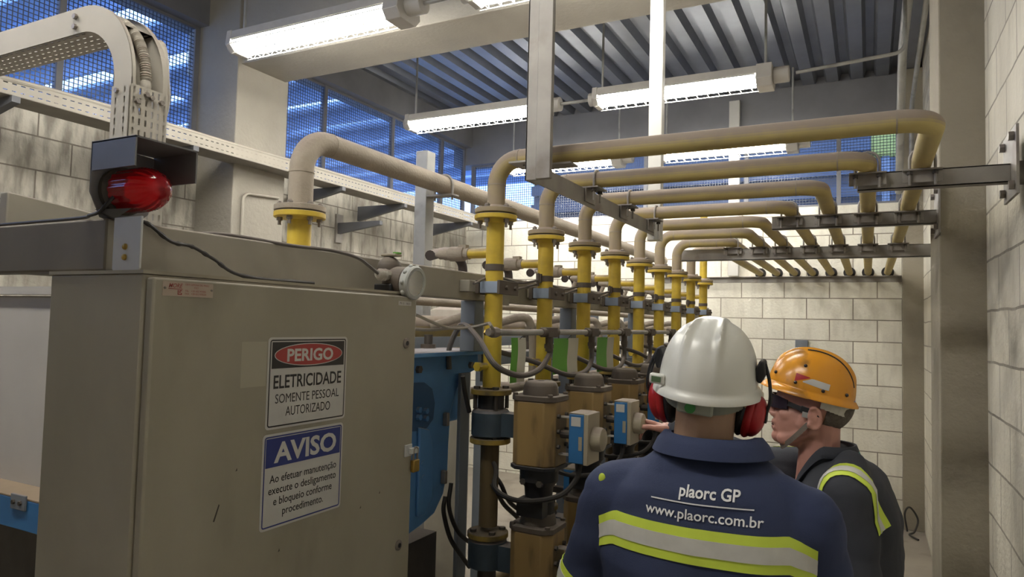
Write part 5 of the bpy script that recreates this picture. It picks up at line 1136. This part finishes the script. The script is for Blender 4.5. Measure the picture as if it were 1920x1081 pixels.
tape('reflective_band', bv2, pt, dr, [(0, 0, .06)]*n, j2)
# face details
for s in (-1, 1):
    k = MB(); k.ell((s*.031, .081, .018), (.012, .012, .012)); e = hbuild('eye', k, M_eyeW, p2, hm2); k = MB(); k.ell((s*.031, .0915, .018), (.005, .0035, .005)); hbuild('iris', k, M_iris, e, hm2)
k = MB(); k.ell((0, .094, -.0565), (.014, .007, .004)); hbuild('mouth', k, M_mouth, p2, hm2)
k = MB(); k.ell((0, .0975, -.0500), (.014, .005, .0035)); k.ell((0, .0945, -.0635), (.013, .005, .004)); hbuild('lips', k, M_lip, p2, hm2)
k = MB(); vs_, fs = [], []; nq = 24
for q in range(nq+1):
    a = rad(30+120*q/nq); hgt_ = .021*(1-.35*abs(2*q/nq-1)**3)
    for rr, zz in ((1, 1), (1, -1), (.955, -1), (.955, 1)): vs_.append((.073*rr*cos(a), .008+.112*rr*sin(a)-(.004 if zz < 0 else 0), .018+zz*hgt_))
for q in range(nq):
    for j in range(4): fs.append((q*4+j, q*4+4+j, q*4+4+(j+1) % 4, q*4+(j+1) % 4))
fs += [(0, 1, 2, 3), (nq*4+3, nq*4+2, nq*4+1, nq*4)]; k.add(vs_, fs)
sg = hbuild('safety_glasses', k, M_lens, p2, hm2); sg['label'] = 'dark safety glasses'
for s in (-1, 1):
    k = MB(); k.bar((s*.062, .060, .022), (s*.082, .02, .018), .005, .014); k.bar((s*.082, .022, .018), (s*.086, -.01, .014), .006, .020); k.bar((s*.086, -.012, .014), (s*.086, -.035, .010), .005, .010); hbuild('temple_arm', k, M_black, sg, hm2, bevel=.001)
    k = MB(); k.cbox((s*.087, .004, .004), (.006, .022, .016)); hbuild('temple_clip', k, M_galv, sg, hm2, bevel=.001)
HM2 = head_matrix((0, .109, 1.530), 13, 0, 1)
h2 = hbuild('hard_hat', helmet_geo(.105, .132, .128, .020, .015, ridge_c, .86), M_helO, p2, HM2, ang=60)
def shell(y, z, s, lift=.001):     # a point of the helmet side at length y, height z
    th = math.asin(min(.99, z/.128)); c = cos(th)**.86; x = .105*c*math.sqrt(max(0, 1-(y/(.132*c))**2)); n_ = V((x/.105**2, y/.132**2, z/.128**2)).normalized(); return V((s*x, y, z))+V((s*n_.x, n_.y, n_.z))*lift
for s in (-1, 1):
    for y, z in ((.108, .030), (.042, .018), (-.040, .014), (-.105, .018), (.026, .075)):
        q = shell(y, z, s); k = MB(); k.ell(q, (.0055, .0055, .0055), 12, 8); hbuild('rivet', k, M_black, h2, HM2)
    def patch(y0, y1, zf0, zf1, nm, m, N=10):
        k = MB(); vs_, fs = [], []
        for a in range(N+1):
            y = y0+(y1-y0)*a/N; f = a/N
            for b_ in range(4): z = zf0(f)+(zf1(f)-zf0(f))*b_/3; vs_.append(shell(y, z, s, .0012))
        for a in range(N):
            for b_ in range(3): q = (a*4+b_, a*4+4+b_, a*4+5+b_, a*4+1+b_); fs.append(q if s > 0 else tuple(reversed(q)))
        hbuild(nm, k.add(vs_, fs), m, h2, HM2)
    patch(.046, .004, lambda f: .022+.020*f, lambda f: .047-.003*f, 'red_sticker', M_muff); patch(.022, -.055, lambda f: .025-.006*min(1, f*1.3), lambda f: .028+.016*min(1, f*3)-.006*f, 'white_sticker', M_signW)
for s in (-1, 1):
    pts = []
    for q in range(25):
        y = .035-.155*q/24; x = .024+.006*q/24; zz = 0
        lo_, hi_ = 0., pi/2
        for it in range(30):
            th = (lo_+hi_)/2; c = cos(th)**.86; r2 = (x/(.105*c+1e-9))**2+(y/(.132*c+1e-9))**2
            if r2 < 1: lo_ = th
            else: hi_ = th
        pts.append(V((s*x, y, .128*sin(lo_)+.0015)))
    hbuild('crease_shade', MB().tube(pts, .0022, 6), M_black, h2, HM2)  # black line drawn along the groove as its shade
k = MB()
for q in range(20):
    a, a2 = rad(195+150*q/20), rad(195+150*(q+1)/20); P = lambda a, z, r: (r*.097*cos(a), -.012+r*.125*sin(a), z); c = .014*sin((q+.5)/20*pi)
    k.add([P(a, -.004, 1), P(a2, -.004, 1), P(a2, -.040-c, .96), P(a, -.040-c, .96), P(a, -.004, .96), P(a2, -.004, .96), P(a2, -.03-c, .95), P(a, -.03-c, .95)], [(0, 1, 2, 3), (7, 6, 5, 4), (2, 6, 7, 3)])
hbuild('sweat_band', k, M_beige, h2, HM2)
for s in (-1, 1):
    k = MB()
    p = spline([(s*.0865, -.006, -.02), (s*.082, .012, -.05), (s*.064, .035, -.085), (s*.03, .055, -.113), (0, .062, -.118)], 6)
    for a, b_ in zip(p, p[1:]): k.bar(a, b_, .014, .0025, (s, 0, .2))
    hbuild('chin_strap', k, mat('dull_chin_strap', (.22, .185, .16), .7, amt=.3), h2, hm2)
for o in ROOTS:
    if '_o' in o: del o['_o']
